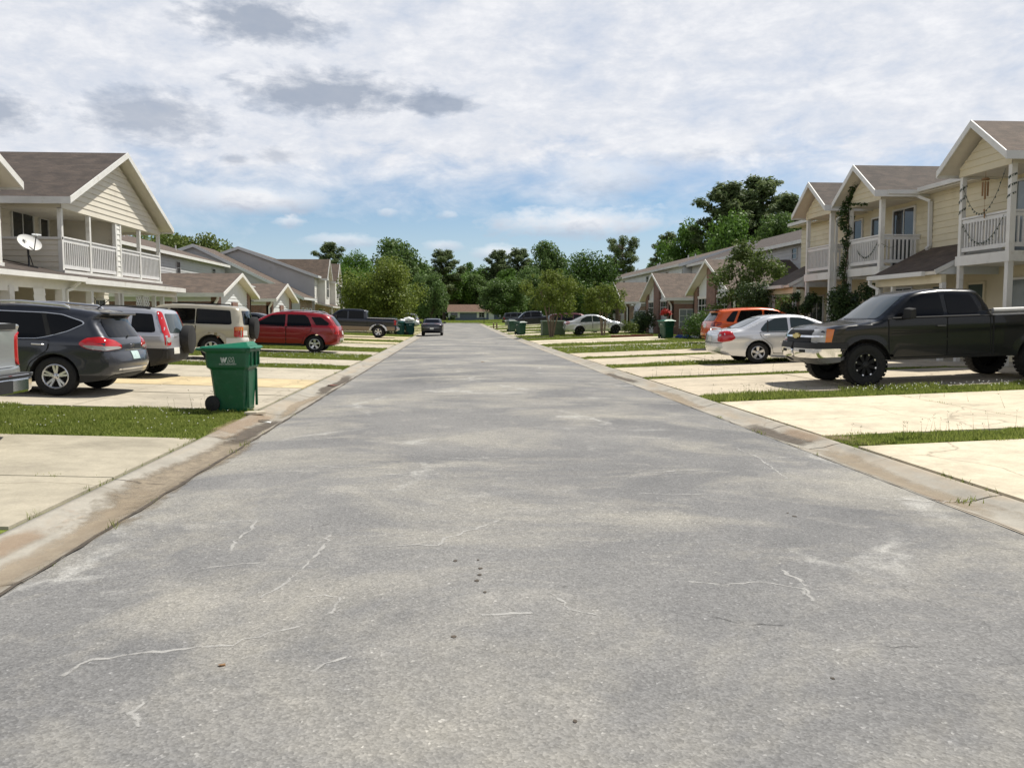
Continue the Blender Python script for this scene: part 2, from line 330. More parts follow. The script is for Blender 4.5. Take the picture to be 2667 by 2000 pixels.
# ---------------------------------------------------------------- world, sun, camera
def world():
    w=bpy.data.worlds.new('World'); sc.world=w; w.use_nodes=True; nt=w.node_tree
    bg=nt.nodes['Background']; bg.inputs[1].default_value=.1
    sky=nt.nodes.new('ShaderNodeTexSky'); sky.sky_type='NISHITA'; sky.sun_disc=False; sky.sun_elevation=EL; sky.sun_rotation=AZ
    sky.air_density=1.; sky.dust_density=.6; sky.ozone_density=1.5
    tc=nt.nodes.new('ShaderNodeTexCoord'); s=nd(nt,'SeparateXYZ',Vector=tc.outputs['Generated'])
    az=mth(nt,'MULTIPLY',mth(nt,'ARCTAN2',s.outputs[0],s.outputs[1]),57.2958)
    el=mth(nt,'MULTIPLY',mth(nt,'ARCSINE',s.outputs[2]),57.2958)
    flat=nd(nt,'CombineXYZ',X=az,Y=mth(nt,'MULTIPLY',el,2.2)).outputs[0]
    # soft wide noise, fine noise; both in sky direction, stretched sideways
    n1=noise(nt,flat,.055,8,.58,.35); n2=noise(nt,flat,.19,8,.62,.3); n3=noise(nt,flat,.55,7,.62,.2)
    # high veil: thick above about nine degrees, open blue lower down
    edge=mth(nt,'ADD',mth(nt,'SUBTRACT',el,mth(nt,'ADD',8.6,mth(nt,'MULTIPLY',mth(nt,'ABSOLUTE',mth(nt,'SUBTRACT',az,6.)),-.07))),
        mth(nt,'ADD',mth(nt,'MULTIPLY',mth(nt,'SUBTRACT',n1,.5),8.),mth(nt,'MULTIPLY',mth(nt,'SUBTRACT',n2,.5),7.)))
    veil=nd(nt,'MapRange',Value=edge,i1=-1.6,i2=2.6,i3=0.,i4=.97).outputs[0]
    thin=ramp(nt,mth(nt,'ADD',mth(nt,'MULTIPLY',n1,.5),mth(nt,'MULTIPLY',n2,.5)),[(.33,.84),(.5,1.)]); veil=mth(nt,'MULTIPLY',veil,thin)
    n4=noise(nt,flat,1.5,6,.6,.3); tone=mth(nt,'ADD',mth(nt,'MULTIPLY',n2,.55),mth(nt,'ADD',mth(nt,'MULTIPLY',n3,.30),mth(nt,'MULTIPLY',n4,.15)))
    vc=ramp(nt,tone,[(.34,(5.8,6.3,7.2)),(.5,(7.1,7.3,7.8)),(.62,(8.3,8.35,8.6))])
    base=nd(nt,'VectorMath',_operation='MULTIPLY',i0=sky.outputs[0],i1=(.82,.92,1.04)).outputs[0]
    hz=nd(nt,'MapRange',Value=el,i1=0.,i2=7.,i3=.68,i4=0.).outputs[0]
    base=mixc(nt,hz,base,(5.6,6.7,8.0,1))
    veil=mth(nt,'MULTIPLY',veil,nd(nt,'MapRange',Value=el,i1=24.,i2=42.,i3=1.,i4=.12).outputs[0]); base=nd(nt,'VectorMath',_operation='SCALE',i0=base,Scale=nd(nt,'MapRange',Value=el,i1=22.,i2=45.,i3=1.,i4=.42).outputs[0]).outputs[0]
    c=mixc(nt,veil,base,vc)
    def blob(px,py,rx,ry,rag=1.,soft=.45):
        a=px; e=py
        dx=mth(nt,'DIVIDE',mth(nt,'SUBTRACT',az,a),rx); dy=mth(nt,'DIVIDE',mth(nt,'SUBTRACT',el,e),ry)
        d=mth(nt,'SQRT',mth(nt,'ADD',mth(nt,'MULTIPLY',dx,dx),mth(nt,'MULTIPLY',dy,dy)))
        d=mth(nt,'ADD',d,mth(nt,'ADD',mth(nt,'MULTIPLY',mth(nt,'SUBTRACT',n3,.5),2.2*rag),mth(nt,'MULTIPLY',mth(nt,'SUBTRACT',n2,.5),1.9*rag)))
        return nd(nt,'MapRange',Value=d,i1=1.,i2=1.-soft,i3=0.,i4=1.).outputs[0],dy
    for (a,e,rx,ry,st) in GREYC:
        k,_=blob(a,e,rx*1.1,ry*1.1,.62,.62); c=mixc(nt,mth(nt,'MULTIPLY',k,st),c,(2.9,3.4,4.3,1))
    for (a,e,rx,ry,st) in WHITEC:
        k,dy=blob(a,e,rx,ry,.66 if rx>1.5 else 1.3,.75); sh=nd(nt,'MapRange',Value=mth(nt,'ADD',dy,mth(nt,'MULTIPLY',mth(nt,'SUBTRACT',n3,.5),2.)),i1=-.7,i2=.5,i3=0.,i4=1.).outputs[0]
        c=mixc(nt,mth(nt,'MULTIPLY',k,st),c,mixc(nt,sh,(4.7,5.2,6.1,1),(8.7,8.75,8.9,1)))
    up=nd(nt,'MapRange',Value=s.outputs[2],i1=-.02,i2=0.,i3=0.,i4=1.).outputs[0]
    c=mixc(nt,up,(1.2,1.25,1.1,1),c)
    nt.links.new(c,bg.inputs[0])
# clouds: compass bearing and elevation in degrees, half width, half height, strength
GREYC=[(-12.2,17.8,4.7,1.55,.8),(-8.0,13.9,6.2,1.45,.8),(-1.0,13.5,2.6,.7,.75),(-18.6,11.9,4.4,1.5,.62),(-27.6,11.4,3.6,1.2,.7),(-13.8,9.7,.9,.35,.5),(-11.2,10.1,1.4,.5,.45)]
WHITEC=[(-12.8,7.3,5.6,1.05,1.),(-10.7,6.0,1.3,.4,.6),(-4.3,6.7,.7,.35,.45),(-.2,6.6,.8,.3,.45),(8.2,6.1,6.8,1.25,.95),(9.8,8.9,4.0,1.5,.6),(-7.2,4.9,3.,.6,.6),(3.,4.2,2.2,.6,.7),(16.,10.6,6.,.9,.55),(-.8,4.6,1.6,.5,.6)]
SUN=Vector((.50,.22,1.)).normalized(); EL=math.asin(SUN.z); AZ=math.atan2(SUN.x,SUN.y)
world()
ld=bpy.data.lights.new('sun','SUN'); ld.energy=5.; ld.angle=R(.53); ld.color=(1.,.955,.87)
lo=bpy.data.objects.new('sun',ld); COL.objects.link(lo); lo.rotation_euler=SUN.to_track_quat('Z','Y').to_euler(); lo.location=(20,10,40)
cd=bpy.data.cameras.new('camera'); co=bpy.data.objects.new('camera',cd); COL.objects.link(co)
cd.sensor_width=36; cd.lens=30.156; cd.clip_end=4000; cd.clip_start=.05
co.location=(0,0,1.55); co.rotation_euler=(R(90-4.479),0,R(-3.842)); sc.camera=co
sc.view_settings.view_transform='Standard'; sc.view_settings.look='None'; sc.view_settings.exposure=.16; sc.view_settings.gamma=1.
sc.cycles.use_denoising=True; sc.cycles.pixel_filter_width=1.05; sc.cycles.max_bounces=8; sc.cycles.transparent_max_bounces=8; sc.cycles.caustics_reflective=False; sc.cycles.caustics_refractive=False
# ---------------------------------------------------------------- ground, road, gutters, driveways
def grid(name,xs,ys,zf,m,kind='structure',col=None):
    v=[(x,y,zf(x,y)) for y in ys for x in xs]; n=len(xs)
    f=[(j*n+i,j*n+i+1,(j+1)*n+i+1,(j+1)*n+i) for j in range(len(ys)-1) for i in range(n-1)]
    me=bpy.data.meshes.new(name); me.from_pydata(v,[],f); me.shade_smooth()
    o=meshobj(name,me,m); tag(o,kind=kind)
    if col:o.color=(*col,1)
    return o
def gsheet(x,y):
    if -3.14<x<4.61 and y<157: return farz(y)-.15
    return gz(x,y)-.012
xs=[-900,-300,-120,-60,-30,-20,-14,-10.68,-9,-7,-5,-4,-3.4,-3.2,-3.13,0,4.6,4.67,4.9,5.5,7,9,10.5,12.15,16,24,40,80,160,400,900]
ys=[-60,-20]+list(range(-10,70,5))+list(range(70,156,5))+[156,158]+list(range(162,222,6))+[230,260,320,450,700,1200,2000]
grid('ground',xs,ys,gsheet,MT['lawn'])
yr=[-30,-20,-12]+list(np.arange(-10,70,1.))+list(range(70,152,3))
xr=list(np.linspace(-2.52,4.05,15))
rz=lambda x,y:farz(y)+.05*(1-((x-.765)/3.285)**2)+.006*math.sin(y*.7+x)*math.sin(x*1.3)*(1 if abs(x-.765)<3 else 0)
grid('road',xr,yr,rz,MT['asphalt'])
grid('cross_road',[-70,-30,-3,0,4.5,30,70],[150,153,156],lambda x,y:farz(y)+.006,MT['asphalt'])
def gutter(name,x0,sg,w):
    prof=[(0,.002),(.02,-.004),(.12,-.018),(.30*w,-.03),(.62*w,-.012),(.80*w,.018),(.93*w,.032),(w,.034),(w+.001,-.08)]
    yy=[-30,-20,-12]+list(np.arange(-10,150.1,1.))
    v=[(x0+sg*a,y,farz(y)+z) for y in yy for a,z in prof]; n=len(prof); f=[]
    for j in range(len(yy)-1):
        for i in range(n-1): f.append((j*n+i,j*n+i+1,(j+1)*n+i+1,(j+1)*n+i))
    me=bpy.data.meshes.new(name); me.from_pydata(v,[],f)
    bm=bmesh.new(); bm.from_mesh(me); bmesh.ops.recalc_face_normals(bm,faces=bm.faces); bm.to_mesh(me); bm.free(); me.shade_smooth()
    o=meshobj(name,me,MT['gutter']); o.color=(.37,.345,.295,1); tag(o,kind='structure')
gutter('gutter',-2.52,-1,.66); gutter('gutter',4.05,1,.60)
# open joints across the gutters
def gjoint(x0,sg,w,y):
    b=MB(); P=[(0,.002),(.12,-.018),(.30*w,-.03),(.62*w,-.012),(.80*w,.018),(w,.034)]; j=random.uniform(-.05,.05)
    for (a,z),(c,zz) in zip(P,P[1:]):
        ya,yc=y+j*a/w+random.uniform(-.01,.01),y+j*c/w; b.face([(x0+sg*a,ya-.009,z+.004+farz(y)),(x0+sg*c,yc-.009,zz+.004+farz(y)),(x0+sg*c,yc+.009,zz+.004+farz(y)),(x0+sg*a,ya+.009,z+.004+farz(y))])
    tag(b.build('gutter_joint',MT['dirt'],recalc=False),kind='structure')
for y in (5.1,8.2,11.1,13.9,17,20,23,26,29): gjoint(-2.52,-1,.66,y)
for y in (6.95,9.9,11.6,14.7,17.8,20.8,24,27,30): gjoint(4.05,1,.60,y)
# dark joint where asphalt meets gutter, uneven
def crackline(x,y0,y1,wd,name,m,step=.25):
    b=MB(); y=y0; L=[]
    while y<y1:
        L.append((y,x+random.uniform(-.012,.012),random.uniform(.25,1.)*wd)); y+=step*random.uniform(.6,1.4)
    for a,c in zip(L,L[1:]):
        z0=farz(a[0])+.011; z1=farz(c[0])+.011
        b.face([(a[1]-a[2],a[0],z0),(a[1]+a[2],a[0],z0),(c[1]+c[2],c[0],z1),(c[1]-c[2],c[0],z1)])
    tag(b.build(name,m,recalc=False),kind='structure')
crackline(-2.53,2,60,.022,'road_joint',MT['dirt']); crackline(4.05,2,60,.010,'road_joint',MT['dirt'])
def drive(side,y0,y1,xe,col,jx=(),jy=()):
    b=MB(); x0=GL-.02 if side<0 else GR+.02
    X=sorted([abs(x0),abs(xe)]+[abs(j) for j in jx]); Y=[y0]+list(jy)+[y1]
    for a,c in zip(X,X[1:]):
        for p,q in zip(Y,Y[1:]):
            g=.015; xa=[a+g,c-g]
            brk=abs((GL-7.5) if side<0 else (GR+7.5))
            if xa[0]<brk<xa[1]: xa.insert(1,brk)
            off=random.uniform(-.005,.007)
            for u,w in zip(xa,xa[1:]):
                ym=np.linspace(p+g,q-g,max(2,int((q-p)/3)+1)) if p>60 else [p+g,q-g]
                for s0,s1 in zip(ym,ym[1:]):
                    P=[(side*u,s0),(side*w,s0),(side*w,s1),(side*u,s1)]
                    b.slab([(x,y,gz(x,y)+.012+off) for x,y in P],.10,0,0)
    o=b.build('driveway',MT['conc']); o.color=(*col,1); tag(o,kind='structure')
CL=(.43,.388,.30); CY=(.58,.49,.32); CR=(.66,.58,.435); CR2=(.55,.475,.36)
for a in [(-1,-14,-7,-11,CL,(6,),()),(-1,-6,-1,-11,CL,(6,),()),(-1,-.5,5.55,-11.1,CL,(6.,),(2.4,)),(-1,6.30,10.84,-11.1,CL,(7.4,),(8.22,)),
 (-1,14.05,18.28,-11.1,(.47,.42,.33),(6.1,8.6),(16.6,)),(-1,18.3,20.6,-11.1,(.62,.50,.30),(6.1,),()),(-1,20.62,24.8,-11.1,(.49,.44,.345),(5.9,8.4),(22.5,)),
 (-1,26.7,30,-11.1,(.50,.45,.355),(6.2,8.7),(28.9,)),(-1,34,36.9,-11.6,(.47,.42,.33),(6.5,),()),(-1,41.7,46.6,-11.8,(.51,.45,.35),(6.5,),(45.,)),
 (-1,47.7,50.8,-11.8,CY,(6.5,),()),(-1,55,58.6,-12,CY,(6.5,),()),(-1,59.3,64,-12,CY,(6.5,),(62,)),(-1,72.4,75.5,-12,CY,(6.5,),()),(-1,77,80,-12,CY,(),()),(-1,83,86,-12,CY,(),()),(-1,90,94,-12,CY,(),()),(-1,99,103,-12,CY,(),()),(-1,109,113,-12,CY,(),()),
 (1,-6,-1,13.7,CR,(7.5,),()),(1,-.5,4.4,13.7,CR,(7.5,),()),(1,4.8,9.62,13.7,CR,(8.6,),()),(1,10.5,14.85,13.7,CR,(7.9,11),()),(1,16.15,20.45,13.7,CR2,(8,),(18.3,)),(1,21.1,25.05,13.7,CR2,(7.6,),(23.2,)),
 (1,26.5,30.45,13.7,CR2,(8.2,),()),(1,31.7,35,13.7,CR2,(8.4,),()),(1,41,42.6,15,CR2,(9,),()),(1,46.6,49.7,12.0,CR,(8.3,),()),(1,50.2,53.6,15.3,CR,(8.6,),()),(1,59.4,60.6,15.3,CR,(),()),(1,67.5,70,15.3,CR,(),()),(1,71,73.6,15.3,CR,(),()),(1,78,82,15.3,CR,(),()),(1,90,94,15.3,CR,(),()),(1,104,108,15.3,CR,(),()),(1,116,120,15.3,CR,(),())]:
    drive(*a)
# silt and stains lying in the gutters (thin irregular sheets)
def silt(x,y0,y1,w,m,name,lift=.004):
    def gzz(x):
        a=(-2.52-x)/.66 if x<0 else (x-4.05)/.60
        P=[(-.4,.004),(-.2,.003),(0,.002),(.03,-.004),(.2,-.018),(.30,-.03),(.62,-.012),(.80,.018),(.93,.032),(1.,.034),(1.2,.045)]
        for (p,z),(q,zz) in zip(P,P[1:]):
            if p<=a<=q: return z+(zz-z)*(a-p)/(q-p)
        return .036
    n=max(8,int((y1-y0)/.2)); k=14; v=[];e=[]
    for i in range(n+1):
        t=i/n; y=y0+(y1-y0)*t; xc=x+.05*math.sin(y*1.7+x)
        for j in range(k+1):
            s_=j/k*2-1; xx=xc+s_*w*1.5; v.append((xx,y,gzz(xx)+lift+farz(y))); e.append((1-abs(s_)**1.6)*min(1,4*t,4*(1-t)))
    f=[(i*(k+1)+j,i*(k+1)+j+1,(i+1)*(k+1)+j+1,(i+1)*(k+1)+j) for i in range(n) for j in range(k)]
    me=bpy.data.meshes.new(name); me.from_pydata(v,[],f); a=me.attributes.new('edge','FLOAT','POINT'); a.data.foreach_set('value',e); me.shade_smooth()
    tag(meshobj(name,me,m),kind='structure')
silt(-2.72,6.3,11.6,.20,MT['grit'],'gutter_silt'); silt(-2.72,3.6,8.,.12,MT['sand'],'gutter_silt',.007); silt(-2.72,10.6,13.2,.12,MT['damp'],'gutter_silt',.007); silt(-2.75,17.,23.5,.10,MT['damp'],'gutter_silt'); silt(-3.02,11.,14.,.14,MT['rust'],'gutter_silt',.009); silt(-3.05,5.2,6.4,.08,MT['rust'],'gutter_silt',.009)
silt(-2.75,13,18,.08,MT['sand'],'gutter_silt'); silt(4.28,10.,12.2,.13,MT['damp'],'gutter_silt',.006); silt(4.27,6.2,10.,.12,MT['sand'],'gutter_silt'); silt(4.55,10.2,11.4,.10,MT['rust'],'gutter_silt',.009); silt(4.25,14,18.5,.12,MT['sand'],'gutter_silt'); silt(4.27,20,24,.10,MT['damp'],'gutter_silt'); silt(4.9,9.7,10.6,.16,MT['rust'],'drive_stain',.012)
# old cracks on the asphalt, some filled with pale mineral, and a few oil drips
def rcrack(P,w,m,name,seed):
    rng=np.random.default_rng(seed); pts=[]
    for a,c in zip(P,P[1:]):
        L=math.hypot(c[0]-a[0],c[1]-a[1]); n=max(2,int(L/.05)); nx,ny=-(c[1]-a[1])/L,(c[0]-a[0])/L
        for i in range(n):
            t=i/n; j=rng.normal()*.010; pts.append((a[0]+(c[0]-a[0])*t+nx*j,a[1]+(c[1]-a[1])*t+ny*j))
    pts.append(P[-1]); n=len(pts); v=[];e=[]
    for i,p in enumerate(pts):
        q=pts[min(i+1,n-1)]; r=pts[max(i-1,0)]; d=Vector((q[0]-r[0],q[1]-r[1])).normalized(); ww=w*(.5+rng.random())
        for k in (-1,0,1): x=p[0]-d.y*ww*k; y=p[1]+d.x*ww*k; v.append((x,y,rz(x,y)+.0025)); e.append((1-abs(k))*(.55+.6*rng.random())*min(1,8*i/n+.2,8*(1-i/n)+.2))
    f=[(i*3+j,i*3+j+1,i*3+j+4,i*3+j+3) for i in range(n-1) for j in range(2)]
    me=bpy.data.meshes.new(name); me.from_pydata(v,[],f); a=me.attributes.new('edge','FLOAT','POINT'); a.data.foreach_set('value',e); tag(meshobj(name,me,MT[m]),kind='structure')
for i,P in enumerate([[(-1.49,6.5),(-1.47,6.17),(-1.49,5.87),(-1.45,5.54)],[(-1.54,5.23),(-1.38,5.29),(-1.21,5.31)],[(-0.86,6.0),(-0.88,5.46),(-0.94,5.02),(-0.98,4.83),(-1.06,4.63)],[(-0.84,4.63),(-0.72,4.63),(-0.62,4.58),(-0.61,4.47),(-0.64,4.33)],[(-1.69,3.68),(-1.62,3.85),(-1.44,3.91),(-1.24,3.93),(-1.04,3.96),(-0.94,4.06),(-0.74,4.19)],[(-0.5,5.59),(-0.26,5.6),(-0.12,5.57),(-0.06,5.75),(0.33,6.26)],[(-1.27,3.43),(-1.23,3.3),(-1.18,3.17)],[(3.27,9.71),(3.3,9.04),(3.19,8.2),(3.14,7.83)],[(1.31,4.74),(1.5,4.66),(1.73,4.68),(1.93,4.55),(1.9,4.34)],[(1.95,4.92),(1.97,4.65),(1.9,4.45)],[(0.13,4.24),(0.39,4.24)],[(1.04,6.85),(1.12,6.73)],[(0.5,4.58),(0.59,4.29),(0.71,4.2)],[(-0.68,3.61),(-0.57,3.68),(-0.49,3.75)]]): rcrack(P,.014,'mineral','road_crack',i)
for i,P in enumerate([[(1.93,3.78),(2.0,3.7),(2.16,3.71)],[(1.28,4.16),(1.4,4.03),(1.6,4.0)],[(3.6,5.45),(3.74,5.32)]]): rcrack(P,.006,'crackd','road_crack',40+i)
for i in range(46):   # smaller ones farther up the road
    r_=random.Random(i); x=r_.uniform(-2.2,3.7); y=7+38*r_.random()**1.5; L=.3+.9*r_.random(); a=r_.uniform(-.6,.6)
    rcrack([(x,y),(x+L*.5,y+L*.5*a),(x+L,y+L*a*.3)],.008+.0012*y,'mineral','road_crack',80+i)
for i,(x,y) in enumerate([(0.14,5.22),(0.15,5.04),(0.14,4.91),(0.12,4.8),(0.16,4.59),(0.0,5.21),(2.57,6.39),(2.58,6.28),(-0.01,3.95),(1.57,3.38),(0.44,3.06)]):
    b=MB(); n=9; s_=.009+.008*random.random(); b.face([(x+s_*(.7+.5*random.random())*math.cos(k*.698),y+s_*1.4*(.7+.5*random.random())*math.sin(k*.698),rz(x,y)+.0025) for k in range(n)]); tag(b.build('oil_spot',MT['dirt'],recalc=False),kind='structure')
# ---------------------------------------------------------------- houses
def fnx(X,sg): return lambda u,z,o:(X+sg*o,u,z)      # wall in a plane x=X facing sg
def fny(Y,sg): return lambda u,z,o:(u,Y+sg*o,z)
def rect(u0,u1,z0,z1): return [(u0,z0),(u1,z0),(u1,z1),(u0,z1)]
def wallx(p,X,sg,poly,m,lap=.2,name='wall'):
    b=MB(); b.siding(poly,fnx(X,sg),lap); return b.build(name,m,p,recalc=False)
def wally(p,Y,sg,poly,m,lap=.2,name='wall'):
    b=MB(); b.siding(poly,fny(Y,sg),lap); return b.build(name,m,p,recalc=False)
def window(p,ax,P,sg,u0,u1,z0,z1,cols=2,rows=1,glass='win',fr='white2',fw=.06,name='window',split=True):
    b=MB(); d=lambda o:P+sg*o
    def bx(a,c,e,f,o0,o1,mb):
        if ax=='x': mb.box(d(o0),d(o1),a,c,e,f)
        else: mb.box(a,c,d(o0),d(o1),e,f)
    for a,c,e,f in ((u0-fw,u0,z0-fw,z1+fw),(u1,u1+fw,z0-fw,z1+fw),(u0,u1,z1,z1+fw),(u0,u1,z0-fw,z0)): bx(a,c,e,f,.0,.07,b)
    for i in range(1,cols):
        u=u0+(u1-u0)*i/cols; bx(u-.018,u+.018,z0,z1,.033,.052,b)
    for i in range(1,rows):
        z=z0+(z1-z0)*i/rows; bx(u0,u1,z-.02,z+.02,.033,.054,b)
    o=b.build(name,MT[fr],p)
    g=MB(); bx(u0,u1,z0,z1,.0,.034,g); g.build('pane',MT[glass],o)
    return o
def gable_roof_x(p,xf,xb,yc,half,ze,za,m,t=.14,trim='white2',sgf=1,name='roof',rake=True):
    """ridge along x from the front xf to the back xb; eave ends at yc+-half"""
    b=MB()
    for s in (-1,1):
        b.slab([(xf,yc,za),(xf,yc+s*half,ze),(xb,yc+s*half,ze),(xb,yc,za)],t,0,1)
    o=b.build(name,[MT[m],MT['soffit']],p)
    r=MB()
    if rake:
        for s in (-1,1):
            x0,x1=xf-sgf*.005,xf+sgf*.03
            h=.19
            r.hexa([(x0,yc,za+.012-h),(x1,yc,za+.012-h),(x1,yc+s*half,ze+.012-h),(x0,yc+s*half,ze+.012-h)],[(x0,yc,za+.012),(x1,yc,za+.012),(x1,yc+s*half,ze+.012),(x0,yc+s*half,ze+.012)])
            r.box(xf+sgf*.028,xb,yc+s*half,yc+s*(half+.03),ze-.2,ze+.005)
        r.build('rake_board',MT[trim],o)
    return o
def railing(p,q0,q1,zb,zt,sp=.115,name='railing',bw=.032):
    b=MB(); q0,q1=Vector((*q0,0)),Vector((*q1,0)); L=(q1-q0).length
    b.beam((q0.x,q0.y,zt),(q1.x,q1.y,zt),.09,.05); b.beam((q0.x,q0.y,zt-.09),(q1.x,q1.y,zt-.09),.035,.10); b.beam((q0.x,q0.y,zb),(q1.x,q1.y,zb),.04,.11)
    n=int(L/sp)
    for i in range(1,n):
        c=q0.lerp(q1,i/n); b.box(c.x-bw/2,c.x+bw/2,c.y-bw/2,c.y+bw/2,zb+.05,zt-.13)
    return b.build(name,MT['rail'],p)
def post(p,x,y,z0,z1,w=.12,m='white'):
    b=MB(); b.box(x-w/2,x+w/2,y-w/2,y+w/2,z0,z1); return b.build('post',MT[m],p)
def downspout(p,pts,m='white2',r=.045):
    b=MB()
    for a,c in zip(pts,pts[1:]): b.beam(a,c,r*2,r*1.7)
    return b.build('downspout',MT[m],p)
def boxp(p,name,m,*bx):
    for k in bx:
        b=MB(); b.box(*k); o=b.build(name,MT[m],p)
    return o
def thing(name,label,cat,loc=(0,0,0),group=None):
    return tag(empty(name,loc),label,cat,group)
# ---- beige townhouse on the left
H=thing('townhouse','beige two-storey townhouse with white balcony railings under a brown gable roof','house',group='houses along the street')
H.location=(0,0,0)
wallx(H,-14,1,rect(10,36,.25,5.1),MT['beige'])
wally(H,36,1,rect(-22,-14,.25,5.1),MT['beige']); wally(H,26.8,-1,rect(-14,-11.76,2.86,3.86),MT['beige'],.17,'balcony_wall')
boxp(H,'balcony_cap','white',(-14,-11.7,26.74,26.86,3.86,3.93))
def bay(yc,near):
    y0,y1=yc-4.33,yc+4.33
    boxp(H,'balcony_floor','white',(-14,-11.68,y0,y1,2.72,2.94))
    g=[(y0,4.78),(y1,4.78),(y1,4.92),(yc,6.92),(y0,4.92)]
    wallx(H,-11.7,1,g,MT['beige'],.185,'gable_wall')
    b=MB(); b.prism(g,'x',-11.86,-11.705); b.build('gable_back',MT['soffit'],H)
    boxp(H,'beam','beige',(-14,-11.863,y0,y0+.12,4.78,5.02),(-14,-11.863,y1-.12,y1,4.78,5.02))
    boxp(H,'ceiling','soffit',(-14,-11.9,y0+.12,y1-.12,4.88,4.93))
    gable_roof_x(H,-11.28,-18.5,yc,4.66,5.07,7.2,'shingle',.15,'white')
    wally(H,yc+.12,-1,rect(-14,-11.75,2.94,4.88),MT['beige'],.185,'dividing_wall')
    ps=[y0+.06,yc-2.28,yc-.13,yc+.27,yc+2.15,y1-.06]
    for y in ps: post(H,-11.76,y,2.94,4.80,.12)
    wallx(H,-11.73,1,rect(yc-.07,yc+.21,2.94,4.78),MT['wsid'],.185,'panel')
    for a,c in ((ps[0],ps[1]),(ps[1],ps[2]),(ps[3],ps[4]),(ps[4],ps[5])): railing(H,(-11.74,a+.05),(-11.74,c-.05),3.06,3.93,.14,bw=.04)
    boxp(H,'fascia','white',(-11.69,-11.65,y0,y1,2.72,2.95))
    window(H,'x',-14,1,yc-2.6,yc-1.25,2.98,4.92,2,1); window(H,'x',-14,1,yc-.75,yc-.2,2.98,4.85,1,2,'win')
    window(H,'x',-14,1,yc+1.1,yc+2.2,3.3,4.85,2,1,'blind')
bay(31.1,1); bay(18.97,0)
b=MB(); b.slab([(-13.55,8,5.06),(-13.55,36.4,5.06),(-19.,36.4,7.16),(-19.,8,7.16)],.15,0,1); b.slab([(-19.,8,7.155),(-19.,36.4,7.155),(-24.5,36.4,5.06),(-24.5,8,5.06)],.15,0,1)
o=b.build('roof',[MT['shingle'],MT['soffit']],H)
boxp(o,'eave_board','white',(-13.55,-13.52,8,26.4,4.86,5.05),(-13.55,-13.52,35.8,36.4,4.86,5.05))
b=MB(); b.tube([(-14.85,26.6,5.5),(-14.85,26.6,6.02)],.05,10); b.build('vent_pipe',MT['white2'],o)
# porch roof skirt, gutter, beam and posts
b=MB(); b.slab([(-10.92,13,2.69),(-10.92,23.1,2.69),(-11.68,23.1,2.87),(-11.68,13,2.87)],.1,0,1); b.slab([(-10.92,23.1,2.69),(-10.92,26.8,2.69),(-14,26.8,3.4),(-14,23.1,3.4)],.1,0,1)
b.slab([(-10.92,26.8,2.69),(-10.92,35.8,2.69),(-11.68,35.8,2.87),(-11.68,26.8,2.87)],.1,0,1)
o=b.build('porch_roof',[MT['shingle'],MT['soffit']],H)
boxp(o,'gutter','white',(-10.92,-10.80,13,26.3,2.57,2.70),(-10.92,-10.86,26.3,35.8,2.52,2.68))
boxp(H,'porch_beam','wsid',(-11.3,-11.14,13,22.9,2.20,2.62),(-11.3,-11.16,22.9,35.6,2.32,2.60))
boxp(H,'porch_ceiling','soffit',(-14,-11.0,13,35.6,2.60,2.63))
for y,w in ((14.5,.15),(18.7,.15),(22.5,.24),(25.42,.2),(25.62,.11),(27.42,.17),(29.6,.13),(29.93,.13),(31.95,.09),(33.1,.13),(34.0,.14),(35.5,.16)): post(H,-11.22,y,.27,2.34,w)
wallx(H,-11.15,1,rect(23.7,24.35,.28,2.33),MT['wsid'],.185,'panel')
boxp(H,'porch_floor','conc',(-14,-11.0,13,35.8,.1,.30))
lat=MB()
for y0,y1 in ((31.3,31.88),(32.02,32.6)):
    n=6; s=(y1-y0)
    for k in range(-6,14):
        for sg in (1,-1):
            # diagonal slats clipped to the panel
            c=.9+k*.19
            za,zb=c,c+sg*s
            ya,yb=y0,y1
            lo,hi=.5,2.3
            pts=[]
            for t in np.linspace(0,1,13):
                z=za+(zb-za)*t
                if lo<=z<=hi: pts.append((ya+(yb-ya)*t,z))
            if len(pts)>1: lat.beam((-11.22+.008*sg,pts[0][0],pts[0][1]),(-11.22+.008*sg,pts[-1][0],pts[-1][1]),.012,.075,0,(1,0,0)) if False else lat.beam((-11.22+.008*sg,pts[0][0],pts[0][1]),(-11.22+.008*sg,pts[-1][0],pts[-1][1]),.014,.055)
lat.build('lattice',MT['white2'],H)
for y in (15.5,24.6,28.4,33.6): window(H,'x',-14,1,y,y+.9,.32,2.3,1,1,'win','wsid',.09,'door')
for y in (19.5,30.3,34.6): window(H,'x',-14,1,y-.2,y+.9,.9,2.2,2,1)
wally(H,28.0,-1,rect(-13.98,-11.35,.3,2.6),MT['beige'],.185,'dividing_wall')
downspout(H,[(-10.86,25.9,2.56),(-11.08,25.9,2.36),(-11.12,25.6,2.30),(-11.12,25.6,.3)],'wsid')
